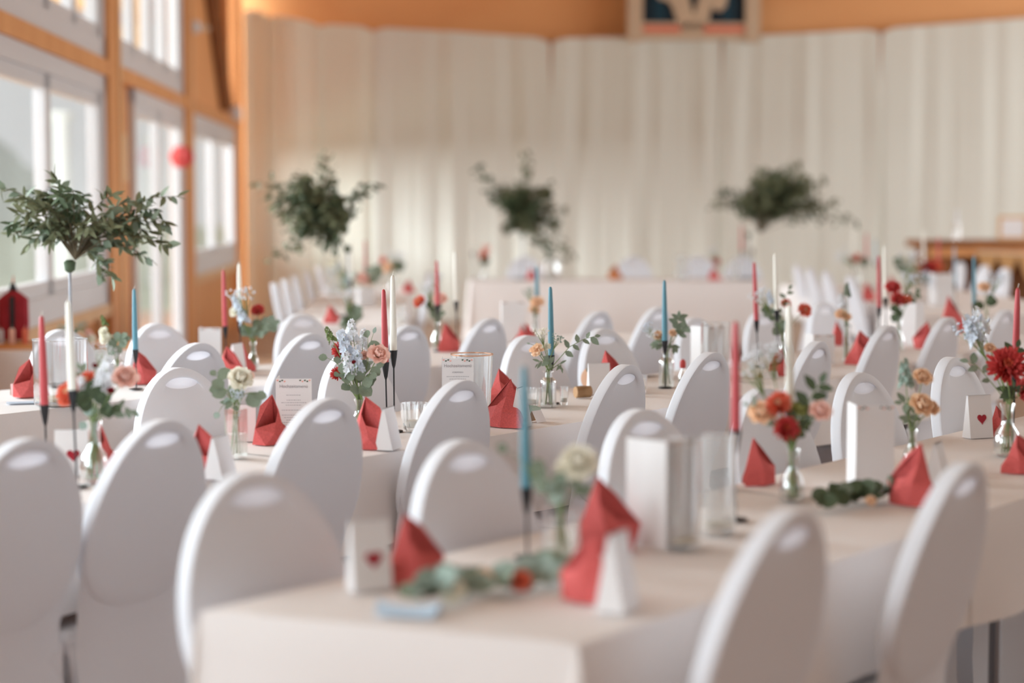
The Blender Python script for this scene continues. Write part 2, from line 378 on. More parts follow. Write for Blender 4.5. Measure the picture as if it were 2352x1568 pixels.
rod = MB(); rod.tube([(pix_far(e), 0.16, top_z(e) - 0.03) for e in edges], 0.012, 6)
ro = ob('curtain_wire', rod.mesh('curtain_wire', M['steel'])); ro.matrix_world = BW; tag(ro, 'thin steel wire the far wall curtains hang from', 'wire')

# emblem board above the curtain
def far_obj(name, me, parent=None, u=0, dy=0.0, z=0.0):
    o = ob(name, me, parent); o.matrix_world = BW @ Matrix.Translation((pix_far(u), dy, z)); return o
sg = far_obj('emblem_board', None, None, 1587, -0.12, 3.53)
tag(sg, 'dark blue board with beige V emblem hanging above the curtain', 'sign')
def sgp(name, me): return ob(name, me, sg)
sgp('backboard', sharp_box('backboard', (-0.66, 0.06, 0.05), (0.66, 0.10, 0.98), M['navy']))
for x in (-0.42, 0.42): sgp('blue_stripe', sharp_box('blue_stripe', (x-0.07, 0.05, 0.14), (x+0.07, 0.065, 0.96), M['petrol']))
for x in (-0.72, 0.72): sgp('side_board', sharp_box('side_board', (x-0.09, 0.0, -0.1), (x+0.09, 0.08, 1.0), M['beige']))
sgp('bottom_board', sharp_box('bottom_board', (-0.64, 0.03, -0.08), (0.64, 0.08, 0.13), M['beige']))
sgp('top_board', sharp_box('top_board', (-0.64, 0.03, 0.93), (0.64, 0.08, 1.0), M['beige']))
for a, b in ((-0.62, -0.16), (0.12, 0.62)): sgp('red_strip', sharp_box('red_strip', (a, 0.02, 0.015), (b, 0.035, 0.085), M['redstrip']))
k = MB()
for sgn in (-1, 1):
    if sgn < 0: pl = [(0.0, 0.04), (-0.17, 0.04), (-0.27, 0.34), (-0.33, 0.40), (-0.42, 0.41), (-0.47, 0.48), (-0.47, 0.88), (-0.2, 0.88), (0.0, 0.22)]
    else: pl = [(0.0, 0.04), (0.17, 0.04), (0.19, 0.20), (0.22, 0.33), (0.26, 0.29), (0.33, 0.27), (0.39, 0.33), (0.42, 0.5), (0.45, 0.88), (0.2, 0.88), (0.0, 0.22)]
    n = len(pl); vs = [(x, 0.03, z) for x, z in pl] + [(x, 0.06, z) for x, z in pl]
    fs = [tuple(range(n)), tuple(range(2*n-1, n-1, -1))] + [(j, (j+1) % n, n+(j+1) % n, n+j) for j in range(n)]
    k.add(vs, fs)
sgp('v_emblem', k.mesh('v_emblem', M['beige'], False))

# small things on the window wall
t = thing('paper_rosette', 'red round paper rosette hanging from the rail by the garden door', 'decoration', wall_pt(16.2, 0.12, 1.87), WROT)
k = MB(); k.lathe([(0.0, -0.1), (0.06, -0.085), (0.1, 0), (0.06, 0.085), (0, 0.1)], 20, flute=0.12, nf=10); ob('ball', k.mesh('ball', M['redp']), t)
k = MB(); k.tube([(0,0,0.1), (-0.03,0,0.52)], 0.004, 5); ob('string', k.mesh('string', M['wick']), t)
t = thing('wall_lamp', 'small white wall lamp high on the post beyond the garden door', 'lamp', wall_pt(17.5, 0.09, 3.12), WROT)
k = MB(); k.lathe([(0.03, -0.05), (0.055, -0.03), (0.055, 0.05), (0.03, 0.07)], 14); ob('shade', k.mesh('shade', M['frame_white']), t)
k = MB(); k.tube([(0,0,0.02), (0.02,0.9,0.08)], 0.03, 8); ob('arm', k.mesh('arm', M['beige']), t)
t = thing('wall_socket', 'white round cable outlet on the boarded corner above the last window', 'outlet', wall_pt(21.7, 0.04, 2.52), WROT)
k = MB(); k.lathe([(0.0, -0.1), (0.085, -0.08), (0.1, 0), (0.085, 0.08), (0, 0.1)], 14); ob('cap', k.mesh('cap', M['frame_white']), t)

# ------------------------------------------------------------------ tables
TH = R(37.5)
RV = Vector((math.sin(TH), math.cos(TH), 0)); NV = Vector((math.cos(TH), -math.sin(TH), 0))
ROT = math.atan2(RV.y, RV.x)
TZ = 0.75
def P(t, n, z=0.0): return Vector((RV.x*t + NV.x*n, RV.y*t + NV.y*n, z))
def cloth_mesh(co, hang, z, ends=(True, True), extra=0.0, seed=0):
    # co: corners a(t0,far) b(t0,near) c(t1,near) d(t1,far); overhang on both long sides, and on the ends asked for
    r_ = random.Random(seed)
    a, b, c, d = [Vector((p[0], p[1], 0)) for p in co]
    L = max(4, int((d - a).length / 0.045)); Wn = max(4, int((b - a).length / 0.045))
    k = MB()
    def top(i, j): return (a.lerp(d, i/L)).lerp(b.lerp(c, i/L), j/Wn)
    vs = []; fs = []
    for i in range(L+1):
        for j in range(Wn+1):
            p = top(i, j); e = min(j, Wn-j)
            vs.append((p.x, p.y, z - (0.003 if e == 0 else 0) + 0.0006*math.sin(i*0.9+seed)*math.sin(j*1.1)))
    idx = lambda i, j: i*(Wn+1)+j
    for i in range(L):
        for j in range(Wn): fs.append((idx(i,j), idx(i,j+1), idx(i+1,j+1), idx(i+1,j)))
    # perimeter runs counter-clockwise as corner a->b->c->d
    def strip(path, c0, c1):
        # path: list of (vertex index, outward normal)
        nonlocal vs, fs
        rows = 7; prev = [p for p, _ in path]
        ph = r_.random()*6
        for q in range(1, rows+1):
            f = q/rows; cur = []
            for m, (vi, nr) in enumerate(path):
                x, y, _z = vs[vi]
                wv = math.sin(m*0.55+ph) + 0.6*math.sin(m*0.23+ph*2)
                o = 0.004 + extra + 0.020*f + 0.008*f*wv*(0.4+f)
                vs.append((x + nr.x*o, y + nr.y*o, z - 0.004 - hang*f*(1+0.02*math.sin(m*0.35+ph)))); cur.append(len(vs)-1)
            for m in range(len(path)-1): fs.append((prev[m], cur[m], cur[m+1], prev[m+1]))
            prev = cur
    nfar = (a - b).normalized(); nnear = -nfar; n0 = (a - d).normalized(); n1 = -n0
    path = []
    seq = []
    A = [(idx(i,0), nfar) for i in range(L, -1, -1)]
    E0 = [(idx(0,j), n0) for j in range(0, Wn+1)]
    B = [(idx(i,Wn), nnear) for i in range(0, L+1)]
    E1 = [(idx(L,j), n1) for j in range(Wn, -1, -1)]
    def corner(vi, na, nb):
        return [(vi, na.lerp(nb, q/4).normalized()*(1+1.6*math.sin(math.pi*q/4))) for q in range(1, 4)]
    path = A[:]
    if ends[0]: path += corner(idx(0,0), nfar, n0) + E0 + corner(idx(0,Wn), n0, nnear) + B
    else:
        strip(path, 0, 0); path = B[:]
    if ends[1]: path += corner(idx(L,Wn), nnear, n1) + E1
    strip(path, 0, 0)
    k.add(vs, fs)
    return k
def table(co, label, cat='table', hang=0.25, z=TZ, ends=(True, True), extra=0.0, seed=0, tlabel=None):
    k = cloth_mesh(co, hang, z, ends, extra, seed)
    t = ob('tablecloth', k.mesh('tablecloth', M['cloth'])); tag(t, label, 'tablecloth', 'white tablecloths')
    a, b, c, d = [Vector((p[0], p[1], 0)) for p in co]; ctr = (a+b+c+d)/4
    t2 = thing('banquet_table', tlabel, 'table', ctr, 0, 'folding banquet tables')
    k = MB(); ins = [(p - ctr)*0.985 for p in (a, b, c, d)]
    zt = z - 0.0085 - extra; vs = [(p.x, p.y, zt-0.03) for p in ins] + [(p.x, p.y, zt) for p in ins]
    k.add(vs, [(3,2,1,0),(4,5,6,7),(0,1,5,4),(1,2,6,5),(2,3,7,6),(3,0,4,7)])
    ob('tabletop', k.mesh('tabletop', M['tabletop'], False), t2)
    for p in ins:
        k = MB(); q = p*0.6; k.tube([(q.x, q.y, 0), (q.x, q.y, zt-0.03)], 0.015, 8); ob('leg', k.mesh('leg', M['steel']), t2)
def rowtable(t0, t1, n, w=0.66, skew=0.0, **k):
    far, near = n - w/2, n + w/2
    table([P(t0, far), P(t0+skew, near), P(t1, near), P(t1, far)], **k)
def rowname(r): return {'A': 'front', 'B': 'second', 'C': 'third'}[r]
rowtable(2.153, 3.98, -2.0, skew=0.195, ends=(True, False), seed=1, label='white linen tablecloth over the window end of the front table row', tlabel='folding table under the first cloth of the front row')
rowtable(3.86, 6.3, -2.0, ends=(False, True), extra=0.003, z=TZ+0.002, seed=2, label='white linen tablecloth overlapping the first cloth along front table row', tlabel='folding table under the second cloth of the front row')
rowtable(1.9, 3.7, -3.74, ends=(True, False), seed=3, label='white linen tablecloth under twin red and white candles at window end, second row', tlabel='folding table at the window end of the second row')
rowtable(3.6, 6.35, -3.74, ends=(False, False), extra=0.003, z=TZ+0.002, seed=4, label='white linen tablecloth under the gold-rimmed hurricane glass, middle of second row', tlabel='folding table in the middle of the second row')
table([P(6.25, -4.12), P(6.25, -3.42), P(9.4, -3.62), P(9.4, -4.32)], ends=(False, True), extra=0.006, z=TZ+0.004, seed=5, label='white linen tablecloth on the far stretch of the second row', tlabel='folding table at the far end of the second row')
rowtable(3.6, 5.4, -5.42, ends=(True, False), seed=6, label='white linen tablecloth under the tall olive centrepiece, window end of third row', tlabel='folding table at the window end of the third row')
rowtable(5.3, 8.3, -5.42, ends=(False, True), extra=0.003, z=TZ+0.002, seed=7, label='white linen tablecloth on far stretch of the third row', tlabel='folding table on the far stretch of the third row')
def wl_rect(x0, x1, y0, y1):
    return [(x0 - WA*y0, y0), (x1 - WA*y0, y0), (x1 - WA*y1, y1), (x0 - WA*y1, y1)]
dx = 12.5*WA
table(wl_rect(-1.42+dx, -0.72+dx, 10.5, 15.6), seed=8, label='white tablecloth on the lengthwise table before the curtain, window side', tlabel='lengthwise folding table before the curtain, window side')
ex = 14*WA
table(wl_rect(2.5+ex, 3.76+ex, 11.6, 16.2), seed=9, label='white tablecloth on the lengthwise table near the wooden bar', tlabel='broad lengthwise folding table near the wooden bar')
table([(-0.38, 16.8), (2.35, 16.95), (2.32, 17.65), (-0.41, 17.5)][::1] and [(-0.41, 17.5), (-0.38, 16.8), (2.35, 16.95), (2.32, 17.65)], hang=0.6, seed=10, label='long white cloth of the head table hanging low before the curtain', tlabel='head table across the hall before the curtain')

# ------------------------------------------------------------------ chairs
LEAN = math.tan(R(13.0))
def back_y(z): return -0.20 - (z - 0.48) * LEAN
def chair_meshes():
    N = 56; zc, a, bt, bb = 0.675, 0.197, 0.275, 0.175
    hz, ha, hb = 0.903, 0.060, 0.0165
    def outer(t):
        c, s = math.cos(t), math.sin(t); e = 2/1.92 if s > 0 else 2/2.2
        return (a*math.copysign(abs(c)**e, c), zc + (bt if s > 0 else bb)*math.copysign(abs(s)**e, s))
    def hole(t): return (ha*math.cos(t), hz + hb*math.sin(t))
    rings = []
    prof = [(0, 0.0125), (0.05, 0.0155), (0.12, 0.0175), (0.2, 0.0185), (0.5, 0.019), (0.9, 0.0185), (0.975, 0.0178), (0.992, 0.0155), (1.0, 0.0105), (1.0, 0.0)]
    seq = prof + [(f, -y) for f, y in prof[::-1][1:]]
    for f, y in seq:
        r = []
        for j in range(N):
            t = 2*math.pi*j/N; (ox, oz), (hx, hz_) = outer(t), hole(t)
            x = hx + (ox-hx)*f; z = hz_ + (oz-hz_)*f
            r.append((x, back_y(z) + y, z))
        rings.append(r)
    rings.append(rings[0])
    k = MB(); k.loft(rings); back = k.mesh('backrest', M['cover'])
    k = MB()
    for y in (0.0128, -0.0128):
        rr = []
        for f in (1.02, 0.7, 0.35, 0.04):
            rr.append([(ha*f*math.cos(2*math.pi*j/24), back_y(hz+hb*f*math.sin(2*math.pi*j/24)) + y*(0.9+0.1*f*f), hz+hb*f*math.sin(2*math.pi*j/24)) for j in range(24)])
        k.loft(rr, cap1=True)
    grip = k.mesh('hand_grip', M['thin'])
    def rect(hw, y0, y1, z, rad=0.05, bow=0.0, arch=0.0):
        pts = []; n = 6
        cs = [(hw, y1), (-hw, y1), (-hw, y0), (hw, y0)]
        for q in range(4):
            p, s = Vector(cs[q]), Vector(cs[(q+1) % 4])
            for i in range(n):
                f = i/n; m = p.lerp(s, f); d = s - p; nin = Vector((-d.y, d.x)).normalized()
                e = math.sin(math.pi*f)
                m = m + nin*(bow*e + (0.012*(1-e)**4))
                pts.append((m.x, m.y, z + arch*e))
        return pts
    k = MB()
    k.loft([rect(0.19, -0.20, 0.20, 0.40), rect(0.202, -0.205, 0.215, 0.425), rect(0.202, -0.205, 0.215, 0.45), rect(0.185, -0.19, 0.20, 0.466), rect(0.10, -0.1, 0.12, 0.472)], cap0=True, cap1=True)
    seat = k.mesh('seat_cover', M['cover'])
    k = MB()
    k.loft([rect(0.198, -0.208, 0.21, 0.44), rect(0.190, -0.215, 0.20, 0.33, bow=0.012), rect(0.195, -0.235, 0.20, 0.2, bow=0.022), rect(0.212, -0.262, 0.215, 0.1, bow=0.032, arch=0.02), rect(0.225, -0.285, 0.225, 0.025, bow=0.04, arch=0.05)])
    # fabric stretched from the back of the oval down to the rear feet
    rr = []
    for z, hw, yb in ((0.68, 0.1955, None), (0.62, 0.193, None), (0.56, 0.186, None), (0.50, 0.180, None), (0.42, 0.181, -0.198), (0.32, 0.187, -0.216), (0.2, 0.199, -0.24), (0.1, 0.214, -0.264), (0.02, 0.226, -0.288)):
        if yb is None: yb = back_y(z)
        rr.append([(hw*f, yb - 0.0165*(1-f*f)**0.5 - 0.001, z) for f in (-1, -0.97, -0.6, -0.2, 0.2, 0.6, 0.97, 1)] + [(hw*f, yb + 0.0165*(1-f*f)**0.5, z) for f in (0.97, 0.3, -0.3, -0.97)])
    k.loft(rr)
    skirt = k.mesh('skirt', M['cover'])
    k = MB(); k.lathe([(0.016, 0), (0.018, 0.012), (0.015, 0.05)], 10); foot = k.mesh('foot', M['cover'])
    return back, grip, seat, skirt, foot
CB, CG, CS_, CK, CF = chair_meshes()
nchair = 0
def chair(top, rz, label, group):
    # top: point of the room under the top of the backrest
    fy = Vector((-math.sin(rz), math.cos(rz), 0))
    root = Vector((top.x, top.y, 0)) + fy*(0.20 + 0.47*LEAN)
    t = thing('banquet_chair', label, 'chair', root, rz, group)
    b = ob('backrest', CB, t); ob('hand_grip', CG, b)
    ob('seat_cover', CS_, t); ob('skirt', CK, t)
    for x, y in ((-0.2, -0.262), (0.2, -0.262), (-0.2, 0.2), (0.2, 0.2)): ob('foot', CF, t, (x, y, 0))
def pchairs(pts, rz, where, group):
    for i, (u, v) in enumerate(pts):
        chair(at(u, v, 0.95), rz + R(rnd.uniform(-2.5, 2.5)), f'white stretch-covered chair, {ordw[i]} from the window end, {where}', group)
def sidechairs(n_off, us, rz, where, group):   # chairs along a row at perpendicular offset n, pixel u of the top
    for i, u in enumerate(us):
        n = n_off[i] if isinstance(n_off, list) else n_off
        a = (u - 1176)/F; t = n*(a*NV.y - NV.x)/(RV.x - a*RV.y)
        p = P(t, n)
        chair(p, rz + R(rnd.uniform(-2.5, 2.5)), f'white stretch-covered chair, {ordw[i]} from the window end, {where}', group)
NEAR, FARR = ROT + R(4.0), ROT + math.pi - R(4.0)
sidechairs([-2.468, -2.445, -2.47, -2.49, -2.50, -2.51], [566, 1055, 1468, 1752, 1972, 2187], FARR, 'far side of front row', 'chairs along the front row')
sidechairs([-1.45, -1.45], [1824, 2224], NEAR, 'near side of front row', 'chairs along the front row')
sidechairs([-3.20, -3.23, -3.25, -3.29, -3.20, -3.24, -3.19, -3.38, -3.42, -3.45], [54, 366, 748, 1058, 1438, 1634, 1880, 2040, 2178, 2312], NEAR, 'near side of second row', 'chairs along the second row')
sidechairs([-4.24, -4.24, -4.22, -4.22, -4.30, -4.30, -4.48], [402, 802, 1210, 1382, 1594, 1748, 1889], FARR, 'far side of second row', 'chairs along the second row')
sidechairs([-4.94, -4.96, -4.98, -5.0, -4.92, -4.90], [452, 710, 938, 1124, 1376, 1512], NEAR, 'near side of third row', 'chairs along the third row')
sidechairs([-5.9, -5.9, -5.9], [136, 356, 688], FARR, 'far side of third row', 'chairs along the third row')
for i, (u, v) in enumerate(((628, 650), (652, 641), (675, 632), (702, 622), (730, 612))):
    chair(at(u, v, 0.95), R(-87.1), f'white covered chair with its back to the windows, {ordw[i]} along the lengthwise table', 'chairs of the lengthwise window side table')
for i, y in enumerate((11.8, 12.7, 13.7)):
    chair(Vector((-0.56 + dx - WA*y, y, 0)), R(92.9), f'white covered chair facing the windows, {ordw[i]} along the lengthwise window side table', 'chairs of the lengthwise window side table')
for i, (u, v) in enumerate(((1953, 633), (1897, 622), (1860, 615), (1830, 608))):
    chair(at(u, v, 0.95), R(-87.1), f'white covered chair with bright back to the windows, {ordw[i]} along the table near the bar', 'chairs of the table near the bar')
for i, (u, v) in enumerate(((2310, 615), (2263, 609), (2208, 602))):
    chair(at(u, v, 0.95), R(93), f'white covered chair facing the windows in front of the wooden bar, {ordw[i]} toward the curtain', 'chairs of the table near the bar')
for i, u in enumerate((1205, 1455, 1605, 1705)):
    chair(at(u, 588, 0.95), R(180), f'white covered chair behind the head table facing the guests, {ordw[i]} from its window end', 'chairs behind the head table')

# ------------------------------------------------------------------ buffet by the window and bar at the curtain
bp = at(0, 806, TZ)
table([(-2.60, 9.4), (-2.56, bp.y), (bp.x + 0.75, bp.y + 0.02), (bp.x + 0.72, 9.4)], hang=0.7, seed=12, label='white cloth of the small buffet table against the window wall', tlabel='small buffet table against the window wall')
by = bp.y + 0.12
t = thing('serving_board', 'long orange wooden serving board on the buffet table', 'board', (bp.x + 0.24, by + 0.14, TZ), 0)
ob('board', sharp_box('board', (-0.5, -0.16, 0.0), (0.5, 0.16, 0.022), M['wood']), t)
for x in (-0.46, 0.46): ob('batten', sharp_box('batten', (x-0.02, -0.15, 0.022), (x+0.02, 0.15, 0.032), M['wood_pale']), t)
BZ = TZ + 0.0335
t = thing('gift_bag', 'dark red bottle bag with black band and pointed knot on the buffet', 'bag', (up_at(Vector((0, by + 0.2, 0)), 32, 780).x, by + 0.2, BZ), R(12))
k = MB()
def rr4(hx, hy, z): return [(hx*c, hy*s, z) for c, s in ((1,0.7),(0.8,1),(-0.8,1),(-1,0.7),(-1,-0.7),(-0.8,-1),(0.8,-1),(1,-0.7))]
k.loft([rr4(0.068,0.05,0), rr4(0.074,0.055,0.08), rr4(0.072,0.05,0.2), rr4(0.042,0.03,0.225), rr4(0.014,0.014,0.245)], cap0=True)
ob('bag_body', k.mesh('bag_body', M['redbag']), t)
k = MB(); k.loft([rr4(0.016,0.016,0.235), rr4(0.02,0.02,0.25), rr4(0.008,0.008,0.28)], cap1=True); ob('knot', k.mesh('knot', M['black']), t)
ob('band', sharp_box('band', (-0.014, -0.06, 0.0), (0.008, -0.05, 0.215), M['black']), t)
k = MB(); k.tube([(0,0,0.275),(0.004,0,0.315)], [0.006,0.002], 6); ob('tip', k.mesh('tip', M['orangep']), t)
for i, (u, col, lab, h) in enumerate(((2, 'bluep', 'small pale blue candle', 0.07), (28, 'peach', 'small peach candle', 0.075), (58, 'orangep', 'small orange candle', 0.075))):
    p = up_at(Vector((0, by + 0.06, 0)), u, 780)
    t = thing('pillar_candle', lab + ' standing on the buffet serving board beside the red bag', 'candle', (p.x, by + 0.06, BZ - 0.0115))
    k = MB(); k.lathe([(0.015,0),(0.015,h*0.9),(0.008,h)], 12); ob('wax', k.mesh('wax', M[col]), t)
    k = MB(); k.tube([(0,0,h),(0.001,0,h+0.012)], 0.0012, 4); ob('wick', k.mesh('wick', M['wick']), t)
# bar
bar = thing('bar_counter', 'brown wooden bar counter with thick top before the curtain', 'bar', (4.05, 17.9, 0), R(4))
ob('counter_top', sharp_box('counter_top', (0, 0, 1.03), (3.2, 0.7, 1.10), M['wood_dark']), bar)
ob('front_rail', sharp_box('front_rail', (0.06, 0.03, 0.94), (3.1, 0.1, 1.03), M['wood']), bar)
ob('end_panel', sharp_box('end_panel', (0.08, 0.06, 0), (0.28, 0.66, 1.03), M['wood_dark']), bar)
ob('back_panel', sharp_box('back_panel', (0.28, 0.5, 0), (3.1, 0.56, 1.03), M['wood_dark']), bar)
ob('shelf', sharp_box('shelf', (0.28, 0.1, 0.45), (3.1, 0.5, 0.48), M['wood_dark']), bar)
bun = thing('bunting', 'beige pennant garland hung along the front of the bar', 'garland', (4.55, 17.91, 0.97), R(4))
k = MB(); k.tube([(0,-0.02,0.02),(0.9,-0.02,-0.02),(1.8,-0.02,0.02)], 0.006, 5); ob('cord', k.mesh('cord', M['wick']), bun)
pen = MB(); pen.add([(-0.11,-0.02,0),(0.11,-0.02,0),(0.0,-0.035,-0.27),(-0.11,-0.012,0),(0.11,-0.012,0),(0.0,-0.028,-0.27)], [(0,2,1),(3,4,5),(0,1,4,3),(1,2,5,4),(2,0,3,5)]); pm = pen.mesh('pennant', M['bunting'], False)
for i in range(9): ob('pennant', pm, bun, (0.1 + 0.2*i, 0, 0.01 - 0.03*math.sin(math.pi*i/8)))
fr = thing('picture_frame', 'small wooden picture frame with white print standing on the bar', 'frame', (4.98, 18.2, 1.10), R(4))
for a, b in (((-0.15,0,0),(0.15,0.02,0.03)), ((-0.15,0,0.21),(0.15,0.02,0.24)), ((-0.15,0,0.03),(-0.12,0.02,0.21)), ((0.12,0,0.03),(0.15,0.02,0.21))): ob('moulding', sharp_box('moulding', a, b, M['wood_pale']), fr)
ob('print', sharp_box('print', (-0.12,0.006,0.03), (0.12,0.012,0.21), M['paper']), fr)
bo = thing('glass_bottle', 'clear glass bottle with a white candle in it standing on the bar', 'bottle', (4.42, 18.2, 1.10))
k = MB(); k.lathe([(0.035,0),(0.035,0.12),(0.014,0.16),(0.014,0.19)], 14, cap1=False); ob('bottle_glass', k.mesh('bottle_glass', M['glass']), bo)
k = MB(); k.lathe([(0.012,0.14),(0.012,0.28),(0.006,0.31)], 10); ob('taper', k.mesh('taper', M['whitep']), bo)

# ------------------------------------------------------------------ candles
def candlestick_mesh(h):
    b = MB(); b.lathe([(0.027,0),(0.027,0.0015),(0.025,0.003),(0.004,0.005)], 20)
    s = MB(); s.tube([(0,0,0.004),(0,0,h-0.05)], 0.0026, 7)
    c = MB(); c.lathe([(0.0026,h-0.056),(0.006,h-0.045),(0.0098,h-0.022),(0.0118,h-0.006),(0.0122,h),(0.0095,h)], 14)
    return b.mesh('base', M['black']), s.mesh('stem', M['black']), c.mesh('cup', M['black'])
def candle(col, tu, tv, cv, bu, bv, place, curl=False):
    p = at(bu, bv, TZ + 0.001 + (0.004 if True else 0)); s = F / p.y
    top = up_at(p, tu, tv); L = max(0.1, (bv - tv)/s); h = (bv - cv)/s
    d = Vector((top.x - p.x, 0, top.z - p.z)); ax = math.atan2(d.x, d.z)
    names = {'red': 'dark red', 'white': 'ivory white', 'blue': 'petrol blue', 'pale': 'pale grey blue'}
    h = round(h, 2)
    t = thing('candlestick', f'candlestick of {names[col]} candle {place}', 'candlestick', p, 0, 'black candlesticks on the tables'); t.rotation_euler = (0, ax, 0)
    for nm, me in zip(('base', 'stem', 'cup'), cached(('cs', h), lambda: candlestick_mesh(h))):
        o = ob(nm, me, t)
        if nm == 'base': o.rotation_euler = (0, -ax, 0)
    cl = round(min(0.25, max(0.16, L - h)), 2)
    c = thing('taper_candle', f'{names[col]} taper candle {place}', 'candle', p + Vector((math.sin(ax)*h, 0, math.cos(ax)*h)), 0, 'taper candles on the tables'); c.rotation_euler = (0, ax, 0)
    def cm():
        k = MB(); k.lathe([(0.0095,-0.012),(0.0108,0.001),(0.0106,cl*0.3),(0.0085,cl*0.75),(0.0066,cl*0.96),(0.0045,cl*0.99),(0.0015,cl)], 14); return k.mesh('wax', M['candle_'+col])
    ob('wax', cached(('cw', cl, col), cm), c)
    def wm():
        k = MB(); k.tube([(0,0,cl-0.002),(0.002,0,cl+0.008),(0.006 if curl else 0.003,0,cl+0.012)] + ([(0.012,0,cl+0.008)] if curl else []), 0.0009, 5); return k.mesh('wick', M['wick'])
    ob('wick', cached(('wk', cl, curl), wm), c)
for a in [
 ('red', 1690, 735, 985, 1690, 1193, 'beside the orange bouquet on the front row'),
 ('white', 1812, 685, 938, 1817, 1140, 'behind the orange bouquet on the front row'),
 ('blue', 1204, 835, 1112, 1212, 1280, 'by the white ranunculus vase on the front row'),
 ('red', 2338, 655, 850, 2326, 1030, 'above the large red dahlia on the front row'),
 ('red', 95, 720, 926, 108, 1088, 'leading the pair at the window end of second row'),
 ('white', 157, 690, 896, 177, 1117, 'of the pair at the window end of second row'),
 ('red', 881, 664, 832, 889, 976, 'beside the blue larkspur bouquet on the second row'),
 ('white', 902, 628, 806, 906, 990, 'beside the crystal bowl on the second row'),
 ('blue', 1264, 656, 816, 1268, 926, 'behind the peach carnation bottle on the second row', True),
 ('blue', 1526, 640, 782, 1528, 890, 'before the small eucalyptus bottle, second row'),
 ('red', 1732, 602, 737, 1742, 842, 'of the pair by the orange dahlia on second row'),
 ('white', 1780, 578, 711, 1788, 846, 'of the pair by the orange dahlia on second row'),
 ('red', 2018, 587, 703, 2021, 800, 'of the pair by the red blooms on second row'),
 ('white', 2032, 560, 683, 2036, 803, 'of the pair by the red blooms on second row'),
 ('blue', 2237, 576, 698, 2238, 778, 'by dark leaf vase, second row'),
 ('blue', 308, 660, 802, 313, 893, 'at the window end of the third row'),
 ('red', 513, 620, 750, 520, 846, 'of the pair behind the white menu on third row'),
 ('white', 549, 605, 735, 553, 849, 'of the pair behind the white menu on third row'),
 ('white', 1045, 575, 690, 1050, 800, 'beside the peach bouquet on the third row'),
 ('red', 1003, 600, 700, 1007, 806, 'behind the peach bouquet on the third row'),
 ('blue', 1232, 610, 690, 1236, 783, 'behind the apricot bloom on the third row'),
 ('white', 805, 550, 642, 808, 705, 'first on the lengthwise window side table'),
 ('white', 868, 540, 620, 870, 680, 'farther along the lengthwise window side table'),
 ('red', 838, 545, 630, 840, 690, 'amid white ones, lengthwise window table'),
 ('white', 1080, 525, 578, 1092, 641, 'on the window end of the head table'),
 ('white', 1728, 505, 572, 1728, 641, 'on the bar end of the head table'),
 ('red', 1703, 515, 575, 1704, 641, 'on the bar end of the head table'),
 ('white', 1960, 510, 592, 1960, 655, 'at the curtain end of the table near the bar'),
 ('red', 1990, 535, 592, 1990, 655, 'at the curtain end of the table near the bar'),
 ('pale', 2010, 548, 602, 2010, 660, 'at the curtain end of the table near the bar'),
 ('white', 2120, 525, 602, 2124, 690, 'in the middle of the table near the bar'),
 ('red', 2155, 545, 604, 2157, 680, 'in the middle of the table near the bar'),
 ('pale', 2192, 562, 650, 2195, 705, 'in the middle of the table near the bar'),
]: candle(*a)

# ------------------------------------------------------------------ flowers
def petal(k, base, az, tilt, ln, wd, cup=0.25, curl=0.0, nu=4, nv=4, notch=0.0, mi=0):
    vs = []
    ca, sa = math.cos(az), math.sin(az)
    for j in range(nv+1):
        f = j/nv; ang = tilt - curl*f
        r = base[0] + ln*f*math.cos(ang); h = base[1] + ln*f*math.sin(ang)
        w_ = wd*(math.sin(math.pi*(0.12+0.70*f))**0.8)
        for i in range(nu+1):
            q = 2*i/nu - 1
            rr = r - cup*ln*q*q*math.sin(ang)*0.8; hh = h + cup*ln*q*q*math.cos(ang) - (notch*ln*(1-abs(q)) if j == nv else 0)
            x = rr*ca - q*w_*sa; y = rr*sa + q*w_*ca
            vs.append((x, y, hh))
    fs = [(j*(nu+1)+i, j*(nu+1)+i+1, (j+1)*(nu+1)+i+1, (j+1)*(nu+1)+i) for j in range(nv) for i in range(nu)]
    k.add(vs, fs, mi)
def rose_mesh(col):
    k = MB()
    for n, r0, z0, tilt, ln, wd, cv in ((3,0.05,0.05,86,0.55,0.34,-0.5),(5,0.12,0.0,80,0.66,0.42,-0.5),(6,0.2,-0.08,70,0.76,0.46,-0.3),(7,0.25,-0.2,58,0.86,0.5,0.1),(7,0.22,-0.28,36,0.92,0.52,0.35)):
        o = rnd.random()*6
        for i in range(n): petal(k, (r0, z0), o + 2*math.pi*i/n + rnd.uniform(-.15,.15), R(tilt+rnd.uniform(-6,6)), ln, wd, 0.3, cv)
    k.lathe([(0.03,-0.45),(0.16,-0.38),(0.2,-0.22)], 8, mi=1)
    return k.mesh('rose_bloom', [M[col], M['stem']])
def carnation_mesh(col):
    k = MB()
    for n, tilt, ln, wd in ((8,85,0.7,0.22),(10,65,0.8,0.24),(11,42,0.9,0.26),(11,18,0.92,0.28)):
        o = rnd.random()*6
        for i in range(n): petal(k, (0.05, 0), o + 2*math.pi*i/n + rnd.uniform(-.2,.2), R(tilt+rnd.uniform(-10,10)), ln*rnd.uniform(.85,1.05), wd, rnd.uniform(-0.4,0.5), 0.4, 3, 3, 0.1)
    k.lathe([(0.05,-0.6),(0.13,-0.5),(0.14,0.02)], 8, mi=1)
    return k.mesh('carnation_bloom', [M[col], M['stem']])
